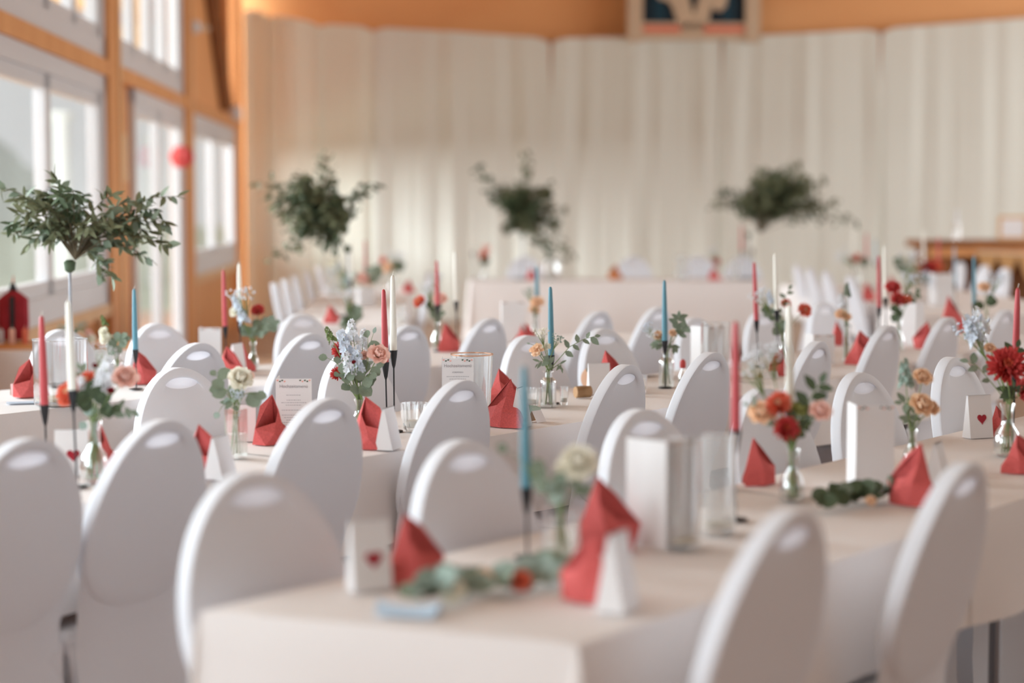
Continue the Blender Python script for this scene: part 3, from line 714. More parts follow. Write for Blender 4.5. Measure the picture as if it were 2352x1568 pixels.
def dahlia_mesh(col, centre):
    k = MB()
    for q, (n, tilt, ln) in enumerate(((8,82,0.42),(12,66,0.6),(15,48,0.78),(17,30,0.92),(18,12,1.0),(16,-8,1.0))):
        o = rnd.random()*6
        for i in range(n): petal(k, (0.06, 0.05), o + 2*math.pi*i/n + rnd.uniform(-.08,.08), R(tilt+rnd.uniform(-5,5)), ln*rnd.uniform(.88,1.05), 0.115, 0.25, -0.15, 2, 3, -0.25, mi=(1 if q < 2 else 0))
    k.lathe([(0.04,-0.3),(0.18,-0.2),(0.2,-0.02)], 8, mi=2)
    return k.mesh('dahlia_bloom', [M[col], M[centre], M['stem']])
def spike_mesh(col, n=16):
    k = MB(); r_ = random.Random(n)
    k.tube([(0,0,-1),(0.01,0,-0.3),(0,0,0.5),(0.02,0,1)], [0.02,0.018,0.014,0.006], 5, mi=1)
    for i in range(n):
        f = i/n; az = i*2.4; z = -0.3 + 1.2*f; rr = 0.19*(1-f*0.6); sc = 0.25*(1-0.5*f)
        T = Matrix.Translation((rr*math.cos(az), rr*math.sin(az), z)) @ Matrix.Rotation(az, 4, 'Z') @ Matrix.Rotation(R(65), 4, 'Y')
        kk = MB()
        for a in range(5): petal(kk, (0.1,0), a*1.2566, R(18), 1.0, 0.42, 0.2, 0.0, 2, 2)
        k.add([T @ (Vector(p)*sc) for p in kk.v], kk.f, 0)
        k.tube([(0,0,z-0.08),(rr*math.cos(az), rr*math.sin(az), z)], 0.008, 4, mi=1)
    return k.mesh('larkspur_spike', [M[col], M['stem']])
def spray_mesh(col, n=26, seed=3):
    k = MB(); r_ = random.Random(seed)
    for i in range(n):
        a = r_.random()*6.28; b = r_.uniform(0.15, 1.0); z = r_.uniform(0.2, 1.0); p = Vector((b*math.cos(a)*0.75, b*math.sin(a)*0.75, z))
        k.tube([(0,0,-0.6+0.3*r_.random()), p*0.6 + Vector((0,0,-0.1)), p], [0.012,0.008,0.006], 4, mi=1)
        for q in range(2):
            c = p + Vector((r_.uniform(-.1,.1), r_.uniform(-.1,.1), r_.uniform(-.06,.1)))
            k.lathe([(0.0,-0.055),(0.06,-0.02),(0.065,0.02),(0.0,0.06)], 6, c=c)
    return k.mesh('filler_spray', [M[col], M['stem']])
def leaf_mesh(kind, m):
    k = MB()
    if kind == 'round': pr = [(0,0.06),(0.25,0.40),(0.55,0.48),(0.85,0.3),(1.0,0.04)]
    elif kind == 'long': pr = [(0,0.03),(0.25,0.15),(0.55,0.17),(0.8,0.1),(1.0,0.01)]
    else: pr = [(0,0.04),(0.2,0.24),(0.5,0.30),(0.8,0.17),(1.0,0.02)]
    vs = []
    for x, wv in pr:
        dz = -0.12*x*x
        vs += [(x, -wv, dz+0.35*wv*0.5), (x, 0, dz), (x, wv, dz+0.35*wv*0.5)]
    fs = []
    for i in range(len(pr)-1):
        for j in range(2): fs.append((i*3+j, i*3+j+1, (i+1)*3+j+1, (i+1)*3+j))
    k.add(vs, fs); return k.mesh('leaf', m)
def leafm(kind, m): return cached(('leaf', kind, m), lambda: leaf_mesh(kind, M[m]))
def orient(d, up=Vector((0,0,1))):          # rotation whose x axis is d, z axis near up
    x = d.normalized(); y = up.cross(x)
    if y.length < 1e-3: y = Vector((0,1,0)).cross(x)
    y.normalize(); z = x.cross(y)
    return Matrix((x, y, z)).transposed()
def place(o, p, rot3, sc):
    o.matrix_local = Matrix.Translation(p) @ rot3.to_4x4() @ Matrix.Diagonal((sc, sc, sc, 1))
BLOOM = {'rose': rose_mesh, 'carnation': carnation_mesh}
def bloom(kind, col):
    if kind == 'dahlia': return cached((kind, col), lambda: dahlia_mesh(col, 'orangep' if col == 'redp' else 'apricot'))
    if kind == 'spike': return cached((kind, col), lambda: spike_mesh(col))
    if kind == 'spray': return cached((kind, col), lambda: spray_mesh(col))
    return cached((kind, col), lambda: BLOOM[kind](col))
PN = {'rose': 'rose_bloom', 'carnation': 'carnation_bloom', 'dahlia': 'dahlia_bloom', 'spike': 'larkspur_spike', 'spray': 'filler_spray'}
def sprig(root, p0, p1, kind, lm, n, size, rng, bend=0.02):
    mid = p0.lerp(p1, 0.55) + Vector((rng.uniform(-1,1)*bend, rng.uniform(-1,1)*bend, bend))
    pts = [p0, p0.lerp(mid, 0.6), mid, mid.lerp(p1, 0.55) + Vector((0,0,bend*0.3)), p1]
    k = MB(); k.tube(pts, [0.0016,0.0015,0.0013,0.001,0.0006], 5)
    st = ob('eucalyptus_sprig', k.mesh('eucalyptus_sprig', M['stem']), root)
    me = leafm(kind, lm)
    for i in range(n):
        f = 1 - 0.62*i/max(1, n-1) if n > 1 else 1
        q = (len(pts)-1)*f; a = min(len(pts)-2, int(q)); pos = pts[a].lerp(pts[a+1], q-a); d = (pts[a+1]-pts[a]).normalized()
        side = 1 if i % 2 else -1
        lat = d.cross(Vector((0.2, -0.9, 0.3))).normalized()*side
        ld = (d*(0.55 if i else 1.2) + lat*(0.9 if i else 0.1) + Vector((rng.uniform(-.3,.3), rng.uniform(-.5,.3), rng.uniform(-.3,.3)))).normalized()
        o = ob('leaf', me, st); place(o, pos, orient(ld, Vector((rng.uniform(-.5,.5), -0.9, 0.5))), size*rng.uniform(.75,1.15)*(0.7 if i == 0 else 1))
def vase_profile(kind, r, h):
    if kind == 'bulb': return [(r*0.72,0),(r*0.95,h*0.06),(r,h*0.25),(r*0.82,h*0.45),(r*0.48,h*0.58),(r*0.42,h*0.68),(r*0.42,h*0.86),(r*0.58,h)]
    if kind == 'bottle': return [(r*0.94,0),(r,h*0.03),(r,h*0.68),(r*0.93,h*0.75),(r*0.55,h*0.82),(r*0.5,h*0.95),(r*0.62,h*0.96),(r*0.62,h)]
    return [(r*0.95,0),(r,h*0.03),(r,h)]
def vase(u, v, vt, hw, kind, label, items, blabel, n=16):
    p = at(u, v, TZ + 0.0045); s = F/p.y; h = (v - vt)/s; r = hw/s
    t = thing('flower_vase', label, 'vase', p, rnd.random()*3, 'small glass flower vases')
    pr = vase_profile(kind, r, h)
    inner = [(x*0.93, max(z, h*0.03)) for x, z in pr[::-1]]
    k = MB(); k.lathe(pr + inner, n if kind != 'square' else 4, cap0=True, cap1=True); ob('glass_body', k.mesh('glass_body', M['glass']), t)
    hz = h*0.5
    wp = [(x*0.90, max(z, h*0.035)) for x, z in pr if z <= hz]
    k = MB(); k.lathe(wp + [(wp[-1][0], hz)], 16, cap0=True, cap1=True); ob('water', k.mesh('water', M['water']), t)
    if kind == 'bottle':
        k = MB(); k.lathe([(r*0.62,h*0.955),(r*0.70,h*0.965),(r*0.70,h*0.99),(r*0.62,h)], 16, cap0=False, cap1=False); ob('lip', k.mesh('lip', M['glass']), t)
    b = thing('bouquet', blabel, 'flowers', p + Vector((0,0,h*0.06)), 0, 'bouquets in small vases')
    rng = random.Random(int(u*7+v)); mouth = Vector((0,0,h*0.97)); zb = 0
    for it in items:
        kd, col, iu, iv, size = it[:5]
        w_ = up_at(p, iu, iv) - p - Vector((0,0,h*0.06))
        depth = it[5] if len(it) > 5 else rng.uniform(-0.02, 0.02)
        tgt = w_ + Vector((0, depth, 0))
        neck = mouth + Vector((rng.uniform(-1,1)*r*0.25, rng.uniform(-1,1)*r*0.25, -h*0.06)); foot = Vector((rng.uniform(-1,1)*r*0.55, rng.uniform(-1,1)*r*0.55, 0.002))
        if kd in ('round', 'long', 'oval'):
            nl = it[6] if len(it) > 6 else 6
            k = MB(); k.tube([foot, neck], 0.0015, 5); ob('flower_stem', k.mesh('flower_stem', M['stem']), b)
            sprig(b, neck, tgt, kd, col, nl, size, rng)
            continue
        d = (tgt - neck).normalized()
        back = tgt - d*size*0.4
        k = MB(); k.tube([foot, neck, neck.lerp(back, 0.5) + Vector((0,0,0.006)), back], [0.0018,0.0018,0.0016,0.0014], 5)
        ob('flower_stem', k.mesh('flower_stem', M['stem']), b)
        o = ob(PN[kd], bloom(kd, col), b)
        face = (d*(1.0 if kd in ('spike', 'spray') else 0.55) + (Vector((0,0,0)) if kd in ('spike','spray') else Vector((rng.uniform(-.35,.35), -0.75, 0.15)))).normalized()
        x = face.orthogonal().normalized(); y = face.cross(x)
        place(o, tgt, Matrix((x, y, face)).transposed(), size)
    return b
V = vase
V(1288, 1293, 1165, 46, 'cyl', 'wide clear cylinder vase on the front row', [('rose','cream',1330,1062,0.036),('rose','cream',1300,1082,0.022),('round','leaf_euc',1165,1035,0.036,0.0,2),('round','leaf_euc',1240,1105,0.036,0.0,5),('round','leaf_pale',1270,1130,0.03,-0.03,5),('round','leaf_euc',1345,1120,0.026,0.02,4)], 'cream ranunculus with grey green leaves in the cylinder vase, front row')
V(1819, 1150, 1030, 30, 'bulb', 'slender bulb vase holding the orange bouquet on the front row', [('rose','apricot',1752,950,0.032),('dahlia','orangep',1790,935,0.034),('dahlia','redp',1800,985,0.032,-0.03),('rose','peach',1882,942,0.026),('rose','budgreen',1837,938,0.018),('oval','leaf_dark',1885,880,0.042,0.0,6),('oval','leaf_dark',1850,960,0.04,0.0,6),('spray','whitep',1742,880,0.07,0.03),('spray','whitep',1780,850,0.06,0.05),('oval','leaf_pale',1720,930,0.03,0.0,5),('oval','leaf_dark',1825,1010,0.036,0.0,5)], 'orange, red and apricot blooms with dark leaves, front row')
V(2094, 1080, 985, 24, 'bulb', 'narrow bulb vase holding two apricot roses on the front row', [('rose','apricot',2115,930,0.034),('rose','apricot',2122,868,0.026),('rose','apricot',2140,938,0.022),('spike','leaf_pale',2078,870,0.06),('oval','leaf_euc',2072,925,0.036,0.0,6),('oval','leaf_euc',2090,965,0.03,0.0,5)], 'two apricot roses with pale green spike, front row')
V(2312, 1046, 925, 32, 'bulb', 'round bulb vase under the large red dahlia on the front row', [('dahlia','redp',2302,845,0.058,-0.04),('dahlia','redp',2350,905,0.04,0.02),('spray','bluep',2245,790,0.075),('spike','bluep',2235,770,0.07),('spike','whitep',2262,750,0.06,0.04),('oval','leaf_dark',2318,900,0.042,0.0,7),('oval','leaf_dark',2345,800,0.04,0.04,6),('oval','leaf_euc',2225,830,0.034,0.0,5),('rose','apricot',2275,800,0.016)], 'large red dahlia with pale blue larkspur and dark leaves, front row')
V(218, 1108, 965, 34, 'bulb', 'round bulb vase at the window end of the second row', [('rose','peach',286,868,0.032),('dahlia','orangep',168,908,0.04),('dahlia','orangep',200,880,0.028),('spike','whitep',243,872,0.075,-0.03),('spray','whitep',225,840,0.05,0.03),('carnation','orangep',225,880,0.016),('round','leaf_dark',212,912,0.055,-0.05,3),('round','leaf_dark',262,930,0.045,-0.03,4),('oval','leaf_euc',302,942,0.035,0.0,4),('spike','whitep',200,900,0.05,-0.02),('round','leaf_pale',203,965,0.03,-0.03,3),('oval','leaf_euc',180,850,0.03,0.02,5),('rose','berry',222,838,0.007),('rose','berry',265,892,0.009,-0.05)], 'peach rose, orange dahlia and dark round leaves at the window end, second row')
V(543, 1050, 938, 27, 'square', 'square clear glass bottle vase on the second row', [('rose','cream',555,868,0.034,-0.02),('rose','peach',570,862,0.016,0.0),('round','leaf_euc',496,862,0.04,0.0,3),('round','leaf_euc',588,905,0.042,-0.02,3),('spray','bluep',545,915,0.035,-0.03),('round','leaf_euc',510,892,0.036,-0.02,4),('round','leaf_pale',505,945,0.03,-0.02,2),('oval','leaf_euc',540,930,0.03,-0.03,5)], 'white rose with tiny blue flowers in the square bottle, second row')
V(828, 996, 915, 29, 'bulb', 'bulb vase of the full blue white bouquet on the second row', [('rose','peach',871,812,0.033,-0.03),('carnation','peach',838,818,0.02),('spike','whitep',812,775,0.062),('spike','bluep',797,800,0.066,-0.02),('spike','bluep',822,835,0.066,-0.03),('spike','whitep',805,845,0.06,-0.03),('spike','whitep',832,790,0.05,0.02),('spike','bluep',785,790,0.045),('dahlia','redp',784,810,0.032,0.02),('dahlia','redp',776,862,0.024,0.01),('spike','stem',762,775,0.04),('round','leaf_euc',845,775,0.037,0.0,3),('round','leaf_euc',866,838,0.04,-0.03,4),('round','leaf_euc',752,822,0.034,0.0,3),('round','leaf_euc',782,855,0.034,-0.04,4),('round','leaf_euc',832,888,0.042,-0.04,3),('round','leaf_euc',850,862,0.038,-0.04,4),('round','leaf_pale',770,800,0.03,0.02,3),('rose','berry',802,758,0.006),('rose','berry',790,786,0.006),('rose','berry',816,828,0.006,-0.05),('oval','leaf_pale',858,765,0.034,0.0,2),('round','leaf_euc',800,870,0.034,-0.04,3)], 'full bouquet of pale blue larkspur, peach rose and eucalyptus, second row')
V(1259, 934, 850, 19, 'bottle', 'narrow glass bottle holding peach carnation on the second row', [('carnation','apricot',1232,803,0.026,-0.02),('carnation','cream',1255,796,0.018),('spray','cream',1245,780,0.04),('spray','leaf_pale',1275,790,0.035),('oval','leaf_euc',1366,772,0.034,0.0,8),('long','leaf_euc',1290,845,0.03,0.0,4),('oval','leaf_euc',1262,832,0.03,-0.02,4),('long','leaf_euc',1235,835,0.028,0.0,4),('oval','leaf_pale',1218,790,0.02,0.0,3)], 'peach carnations with a long eucalyptus branch in the narrow bottle, second row')
V(1530, 888, 805, 18, 'bottle', 'narrow glass bottle behind a blue candle on the second row', [('oval','leaf_euc',1560,728,0.036,0.0,8),('oval','leaf_euc',1572,752,0.036,0.0,7),('carnation','apricot',1545,765,0.018),('rose','apricot',1512,770,0.02),('spray','bluep',1495,765,0.04),('spray','whitep',1510,780,0.04),('oval','leaf_euc',1510,790,0.034,-0.02,5),('oval','leaf_euc',1545,800,0.034,-0.02,4)], 'eucalyptus with small apricot and pale blue flowers behind the blue candle')
V(1797, 845, 765, 16, 'bulb', 'small bulb vase under the orange dahlia on second row', [('dahlia','orangep',1843,715,0.034),('dahlia','orangep',1805,700,0.024),('spray','whitep',1755,700,0.07),('round','leaf_euc',1760,715,0.04,0.0,6),('round','leaf_euc',1790,755,0.04,0.0,6),('oval','leaf_euc',1812,665,0.036,0.0,5),('spike','bluep',1770,690,0.05)], 'orange dahlia with white filler beside the candle pair, second row')
V(1944, 828, 745, 10, 'cyl', 'thin tube vase with one apricot flower on second row', [('rose','apricot',1932,722,0.026),('rose','apricot',1945,728,0.02),('spike','leaf_euc',1944,672,0.05),('spike','whitep',1932,695,0.05),('oval','leaf_euc',1950,745,0.03,0.0,4)], 'apricot flower with a grey thistle stem, second row')
V(2064, 806, 735, 14, 'bulb', 'bulb vase under dark red blooms on second row', [('dahlia','redp',2062,692,0.04),('rose','redp',2052,660,0.036),('dahlia','orangep',2080,690,0.026),('spray','bluep',2082,660,0.07),('round','leaf_dark',2060,720,0.045,0.0,6),('round','leaf_euc',2104,672,0.034,0.0,5)], 'dark red blooms with pale filler at the far stretch, second row')
V(2266, 790, 730, 12, 'bulb', 'small bulb vase with one dark leaf at the far end of second row', [('round','leaf_dark',2267,690,0.06,0.0,3),('rose','apricot',2262,660,0.03),('spray','bluep',2285,660,0.07),('spray','whitep',2235,770,0.05,-0.02)], 'dark round leaf with white flower at the far end, second row')
V(270, 878, 812, 14, 'bottle', 'small bottle with cream freesia at the window end of third row', [('carnation','cream',242,778,0.03),('rose','cream',236,762,0.02),('rose','cream',252,792,0.02),('spike','stem',240,742,0.035),('round','leaf_euc',284,778,0.036,0.0,7),('round','leaf_euc',268,800,0.038,0.0,5)], 'cream freesia with eucalyptus at the window end, third row')
V(582, 850, 785, 14, 'bulb', 'small bulb vase with trailing eucalyptus on third row', [('dahlia','redp',592,716,0.03),('spray','whitep',560,710,0.09),('spike','bluep',560,730,0.07),('rose','cream',540,715,0.025),('round','leaf_euc',630,742,0.042,0.0,8),('round','leaf_euc',600,760,0.044,0.0,6),('round','leaf_euc',570,765,0.044,0.0,6),('spike','bluep',545,700,0.05)], 'trailing eucalyptus with red and pale blue flowers, third row')
V(1003, 800, 740, 13, 'bulb', 'small bulb vase with peach and orange flowers on third row', [('rose','peach',1012,686,0.034),('dahlia','orangep',966,695,0.034),('spray','whitep',985,680,0.07),('round','leaf_euc',1000,720,0.044,0.0,7),('round','leaf_dark',990,705,0.04,0.0,5),('spray','whitep',1000,655,0.06),('spike','stem',1005,660,0.03)], 'peach rose and orange dahlia beside the white candle, third row')
V(1228, 785, 728, 12, 'bulb', 'small bulb vase with one apricot bloom on third row', [('rose','apricot',1234,694,0.034),('rose','apricot',1228,712,0.028),('spray','leaf_pale',1216,685,0.05),('oval','leaf_euc',1232,722,0.03,0.0,4)], 'single apricot bloom beside the standing menu, third row')
V(806, 778, 735, 12, 'bulb', 'small bulb vase with upright eucalyptus on third row', [('round','leaf_euc',820,720,0.05,0.0,8),('round','leaf_dark',808,735,0.05,0.0,6),('spray','whitep',800,700,0.08),('round','leaf_euc',795,750,0.04,0.0,5)], 'upright eucalyptus with white filler, third row')
V(826, 700, 660, 10, 'bulb', 'small vase standing first on the lengthwise window side table', [('rose','peach',835,640,0.05),('rose','apricot',848,645,0.04),('spray','whitep',790,660,0.12),('rose','cream',768,602,0.05),('spray','bluep',790,630,0.12),('round','leaf_pale',800,640,0.06,0.0,7),('round','leaf_euc',870,620,0.06,0.0,6)], 'peach rose with pale filler on the lengthwise window side table')
V(902, 668, 635, 9, 'bulb', 'small vase farther along the lengthwise window side table', [('rose','apricot',890,615,0.05),('spray','whitep',905,610,0.12),('round','leaf_euc',920,610,0.06,0.0,6),('dahlia','orangep',880,600,0.035)], 'apricot flowers with pale filler farther along the lengthwise window side table')
V(1112, 641, 610, 8, 'bulb', 'small vase on the window end of the head table', [('dahlia','orangep',1112,588,0.05),('rose','peach',1118,570,0.04),('round','leaf_dark',1112,600,0.06,0.0,6)], 'orange flowers on the window end of the head table')
V(1648, 641, 612, 7, 'bulb', 'small vase toward the bar end of the head table', [('rose','redp',1645,600,0.04),('spray','whitep',1640,590,0.09)], 'small red bloom toward the bar end of the head table')
V(1970, 655, 620, 8, 'bulb', 'small vase at the curtain end of the table near the bar', [('dahlia','orangep',1966,596,0.05),('spray','whitep',1950,600,0.12),('round','leaf_euc',1985,600,0.06,0.0,6)], 'orange dahlia at the curtain end of the table near the bar')
V(2140, 688, 640, 9, 'bulb', 'small vase in the middle of the table near the bar', [('dahlia','redp',2132,618,0.06),('dahlia','orangep',2150,614,0.05),('round','leaf_dark',2132,638,0.06,0.0,6),('spray','whitep',2100,620,0.1)], 'broad red dahlia in the middle of the table near the bar')
V(2085, 702, 655, 9, 'bulb', 'small vase with white filler on the table near the bar', [('spray','whitep',2085,622,0.14),('spray','bluep',2100,650,0.12),('rose','cream',2083,600,0.045),('round','leaf_euc',2060,600,0.06,0.0,6)], 'white filler with one cream rose on the table near the bar')

V(196, 802, 782, 14, 'bulb', 'small round vase of pastel flowers on the buffet table', [('rose','apricot',185,775,0.03),('rose','peach',200,768,0.026),('spray','leaf_pale',190,762,0.05),('round','leaf_pale',180,790,0.04,0.0,3),('carnation','cream',210,778,0.025),('round','leaf_euc',165,772,0.035,0.0,4)], 'apricot and peach flowers with pale leaves on the buffet table')
V(150, 802, 785, 10, 'cyl', 'short glass of green sprigs on the buffet table', [('spray','leaf_pale',150,765,0.05),('round','leaf_euc',140,768,0.03,0.0,4),('rose','cream',158,772,0.02)], 'green sprigs with one cream flower on the buffet table')

# tall olive centrepieces
def centrepiece(base, top, cu, cv, ru, rv, label, leafsz, nb, seed, detail, extra=()):
    s = F/base.y; rng = random.Random(seed)
    t = thing('olive_centrepiece', label, 'centrepiece', base, 0, 'tall greenery centrepieces')
    k = MB(); k.lathe([(0.09,0),(0.09,0.006),(0.01,0.01)], 20); ob('stand_base', k.mesh('stand_base', M['black']), t)
    H = top - base.z
    k = MB(); k.tube([(0,0,0.008),(0,0,H)], 0.006, 8); ob('stand_pole', k.mesh('stand_pole', M['steel']), t)
    k = MB(); k.lathe([(0.008,H-0.01),(0.02,H),(0.024,H+0.03),(0.012,H+0.04)], 14); ob('foam_holder', k.mesh('foam_holder', M['leaf_dark']), t)
    ctr = up_at(base, cu, cv) - base
    RX, RZ = ru/s, rv/s; nobj = 0
    lm = leafm('long' if detail else 'oval', 'leaf_olive'); lm2 = leafm('oval', 'leaf_euc')
    for b in range(nb):
        a = 2*math.pi*b/nb*3.7 + rng.random(); el = rng.uniform(-0.75, 1.0)
        rr = rng.uniform(0.6, 1.05) if detail else rng.uniform(0.3, 1.0)
        if extra and b < len(extra): e = up_at(base, *extra[b]) - base + Vector((0, rng.uniform(-.1,.1), 0))
        else: e = ctr + Vector((RX*rr*math.cos(a)*math.sqrt(max(0.15, 1-el*el*0.6)), RX*rr*math.sin(a)*0.8, RZ*el*rng.uniform(.7,1.05)))
        st = Vector((ctr.x*0.35, 0, H + 0.04)); m = st.lerp(e, 0.5) + Vector((0, 0, 0.07*RX/0.36 + 0.03*rng.random()))
        pts = [st, st.lerp(m, .5) + Vector((0,0,.02)), m, m.lerp(e, .5) + Vector((0,0,.015)), e]
        k = MB(); k.tube(pts, [0.003,0.0026,0.002,0.0016,0.001], 5)
        br = ob('olive_branch', k.mesh('olive_branch', M['twig']), t)
        nl = 24 if detail else 46; stuff = MB()
        for i in range(nl):
            f = 0.3 + 0.7*i/(nl-1); q = 4*f; ii = min(3, int(q)); pos = pts[ii].lerp(pts[ii+1], q-ii); d = (pts[ii+1]-pts[ii]).normalized()
            ld = (d*0.5 + Vector((rng.uniform(-1,1), rng.uniform(-1,1), rng.uniform(-.9,.7)))).normalized()
            Mx = orient(ld, Vector((rng.uniform(-1,1), rng.uniform(-1,.3), 0.8))); sz = leafsz*rng.uniform(.7,1.25)
            if detail and nobj < 300:
                o = ob('leaf', lm if i % 3 else lm2, br); place(o, pos, Mx, sz); nobj += 1
            else:
                vs = [(pos + Mx @ (Vector(v_.co)*sz)) for v_ in lm.vertices]
                jit = Vector((rng.uniform(-1,1), rng.uniform(-1,1), rng.uniform(-1,1)))*(0.0 if detail else 0.05); vs = [q_ + jit for q_ in vs]; stuff.add(vs, [tuple(p_.vertices) for p_ in lm.polygons])
        if stuff.v:
            o = ob('leaves', stuff.mesh('leaves', M['leaf_olive'] if b % 3 else M['leaf_dark']), br); o['kind'] = 'stuff'
centrepiece(at(165, 885, TZ+0.006), 1.20, 195, 510, 185, 90, 'tall stand with spreading olive branches beside the casement window, third row', 0.052, 46, 4, True,
            extra=((15,430),(60,470),(20,540),(400,450),(405,570),(340,600),(130,410),(230,640),(270,640),(75,560),(380,520)))
b1 = Vector((-1.02, 11.35, TZ+0.006))
centrepiece(b1, 1.16, 716, 480, 105, 78, 'tall greenery centrepiece before the curtain near the window corner', 0.05, 40, 5, False, extra=((855,430),(740,365),(640,585),(765,570),(600,420)))
b2 = at(1200, 641, TZ+0.006)
centrepiece(b2, 1.15, 1200, 485, 90, 70, 'tall loose greenery centrepiece on the head table', 0.058, 40, 6, False, extra=((1095,385),(1210,365),(1310,590),(1270,600),(1290,480)))
b3 = at(1795, 640, TZ+0.006); b3 = Vector((2.22*1.0, 17.2, TZ+0.006))
centrepiece(b3, 1.15, 1795, 450, 115, 62, 'tall rounded greenery centrepiece at the bar end of the head table', 0.058, 56, 8, False, extra=((1650,440),(1640,470),(1920,470),(1975,510),(1830,375)))

# ------------------------------------------------------------------ napkins
def napkin_mesh(seed, m):
    r_ = random.Random(seed); k = MB(); j = lambda p: (p[0]+r_.uniform(-.03,.03), p[1]+r_.uniform(-.015,.015), max(0, p[2]+(r_.uniform(-.03,.03) if 0 < p[2] < 1 else 0)))
    fl = -1 if seed % 2 else 1
    T = (-0.12, 0.04, 1.0); S_ = j((0.46, 0.02, 0.36)); LM = j((-0.30, -0.02, 0.46)); LW = j((-0.52, -0.22, 0.0)); NO = j((-0.36, -0.14, 0.26))
    FB = j((-0.04, -0.30, 0.0)); RB = j((0.34, -0.16, 0.0)); FLp = j((0.07, -0.19, 0.43)); F2 = j((-0.13, -0.12, 0.68)); CT = j((-0.06, -0.27, 0.34)); C2 = j((0.2, -0.25, 0.22))
    BL = j((0.16, 0.12, 0.76)); RB2 = j((0.32, 0.18, 0.0)); LB2 = j((-0.32, 0.18, 0.0)); LWb = j((-0.50, -0.10, 0.16))
    V_ = [T, S_, LM, LW, NO, FB, RB, FLp, F2, CT, C2, BL, RB2, LB2, LWb]
    tris = [(0,2,8),(2,9,8),(2,4,9),(4,3,5),(4,5,9),(9,5,10),(5,6,10),(10,6,1),(10,1,7),(9,10,7),(8,9,7),(14,3,4),(2,14,4),
            (0,8,7),(0,11,1),(11,12,1),(11,13,12),(0,13,11),(0,2,13),(2,14,13),(1,12,6)]
    tris.remove((0,8,7))
    vs = [(fl*x, y, z) for x, y, z in V_]
    k.add(vs, tris if fl > 0 else [t[::-1] for t in tris])
    # inner lining that shows in the open fold
    k.add([(fl*x, y, z) for x, y, z in [(-0.10,0.03,0.94), (0.14,0.10,0.70), (0.42,0.03,0.34), (0.2,0.06,0.1), (-0.2,0.08,0.1)]], [(0,1,4),(1,3,4),(1,2,3)])
    return k.mesh('napkin', m, False)
NM = [napkin_mesh(i, M['napkin']) for i in (0, 2, 1, 4, 3)]
NB = napkin_mesh(9, M['napkin_brown'])
nn = 0
def napkin(u, v, hpx, rz, label, mesh=None, wide=1.0):
    global nn
    p = at(u, v, TZ + 0.005); s = F/p.y; h = hpx/s
    o = ob('napkin', mesh or NM[nn % 5], None, p, (0, 0, rz), (h*wide, h*wide, h)); nn += 1
    sm = o.modifiers.new('thickness', 'SOLIDIFY'); sm.thickness = 0.012; sm.offset = 0
    tag(o, label, 'napkin', 'folded red napkins')
for a in [
 (950, 1335, 160, 0.35, 'pointed red napkin between the garland and sealed bag, front row'),
 (1393, 1262, 172, 0.2, 'pointed red napkin behind the cylinder vase and menu, front row'),
 (1346, 1375, 160, -0.5, 'red napkin touching the white favour bag near the garland end, front row'),
 (1742, 1110, 108, 0.5, 'low red napkin beside the red candle, front row'),
 (2096, 1156, 142, -0.6, 'red napkin at the end of the second garland, front row'),
 (2345, 1085, 90, -0.3, 'red napkin in front of the large dahlia vase, front row'),
 (2296, 1000, 70, 0.3, 'red napkin just behind the dahlia vase, front row'),
 (222, 1085, 118, 0.8, 'red napkin behind the bulb vase at the window end, second row'),
 (466, 1094, 120, -0.5, 'red napkin with two points beside the square bottle, second row'),
 (621, 1018, 112, 1.0, 'narrow red napkin against the standing menu, second row'),
 (848, 1028, 118, -0.6, 'pointed red napkin in front of the blue bouquet, second row'),
 (1156, 925, 80, 0.2, 'red napkin behind the gold-rimmed hurricane glass, second row'),
 (1160, 978, 110, -0.5, 'red napkin beside a favour bag near the hurricane glass, second row'),
 (1402, 898, 95, 0.3, 'pointed red napkin behind the bark log, second row'),
 (1790, 862, 62, 0.5, 'red napkin in front of the orange dahlia candles, second row'),
 (1926, 792, 56, 0.8, 'red napkin behind the thin tube vase, second row'),
 (1982, 836, 78, -0.4, 'red napkin between thin tube vase and a chair, second row'),
 (2122, 800, 62, -0.4, 'red napkin below the far bright menu, second row'),
 (2186, 762, 84, 0.6, 'tall red napkin beside the blue candle at the far end, second row'),
 (64, 910, 86, 0.9, 'red napkin against the wide hurricane glass, third row'),
 (326, 880, 76, 0.5, 'red napkin behind the blue candle, third row'),
 (527, 864, 70, -0.4, 'red napkin in front of the red candle, third row'),
 (552, 852, 66, 0.5, 'red napkin beside the trailing eucalyptus vase, third row'),
 (762, 742, 42, 0.3, 'broad red napkin at the near end of the lengthwise window side table'),
 (712, 772, 34, 0.3, 'red napkin between the third row chairs and the eucalyptus vase'),
 (1030, 806, 66, 0.6, 'red napkin beside the peach bouquet, third row'),
 (1206, 786, 50, -0.4, 'red napkin beside the apricot bloom vase, third row'),
 (938, 672, 30, 0.3, 'red napkin farther along the lengthwise window side table'),
 (1221, 642, 28, 0.3, 'small red napkin on the head table below the loose greenery'),
 (1640, 643, 30, 0.3, 'small red napkin on the head table beside the white lantern'),
 (1994, 690, 44, 0.6, 'red napkin at the near end of the table near the bar'),
 (2050, 672, 40, 0.6, 'red napkin in the middle of the table near the bar'),
]: napkin(*a)
napkin(1412, 642, 36, 0.0, 'orange brown folded napkin in the middle of the head table', NB)

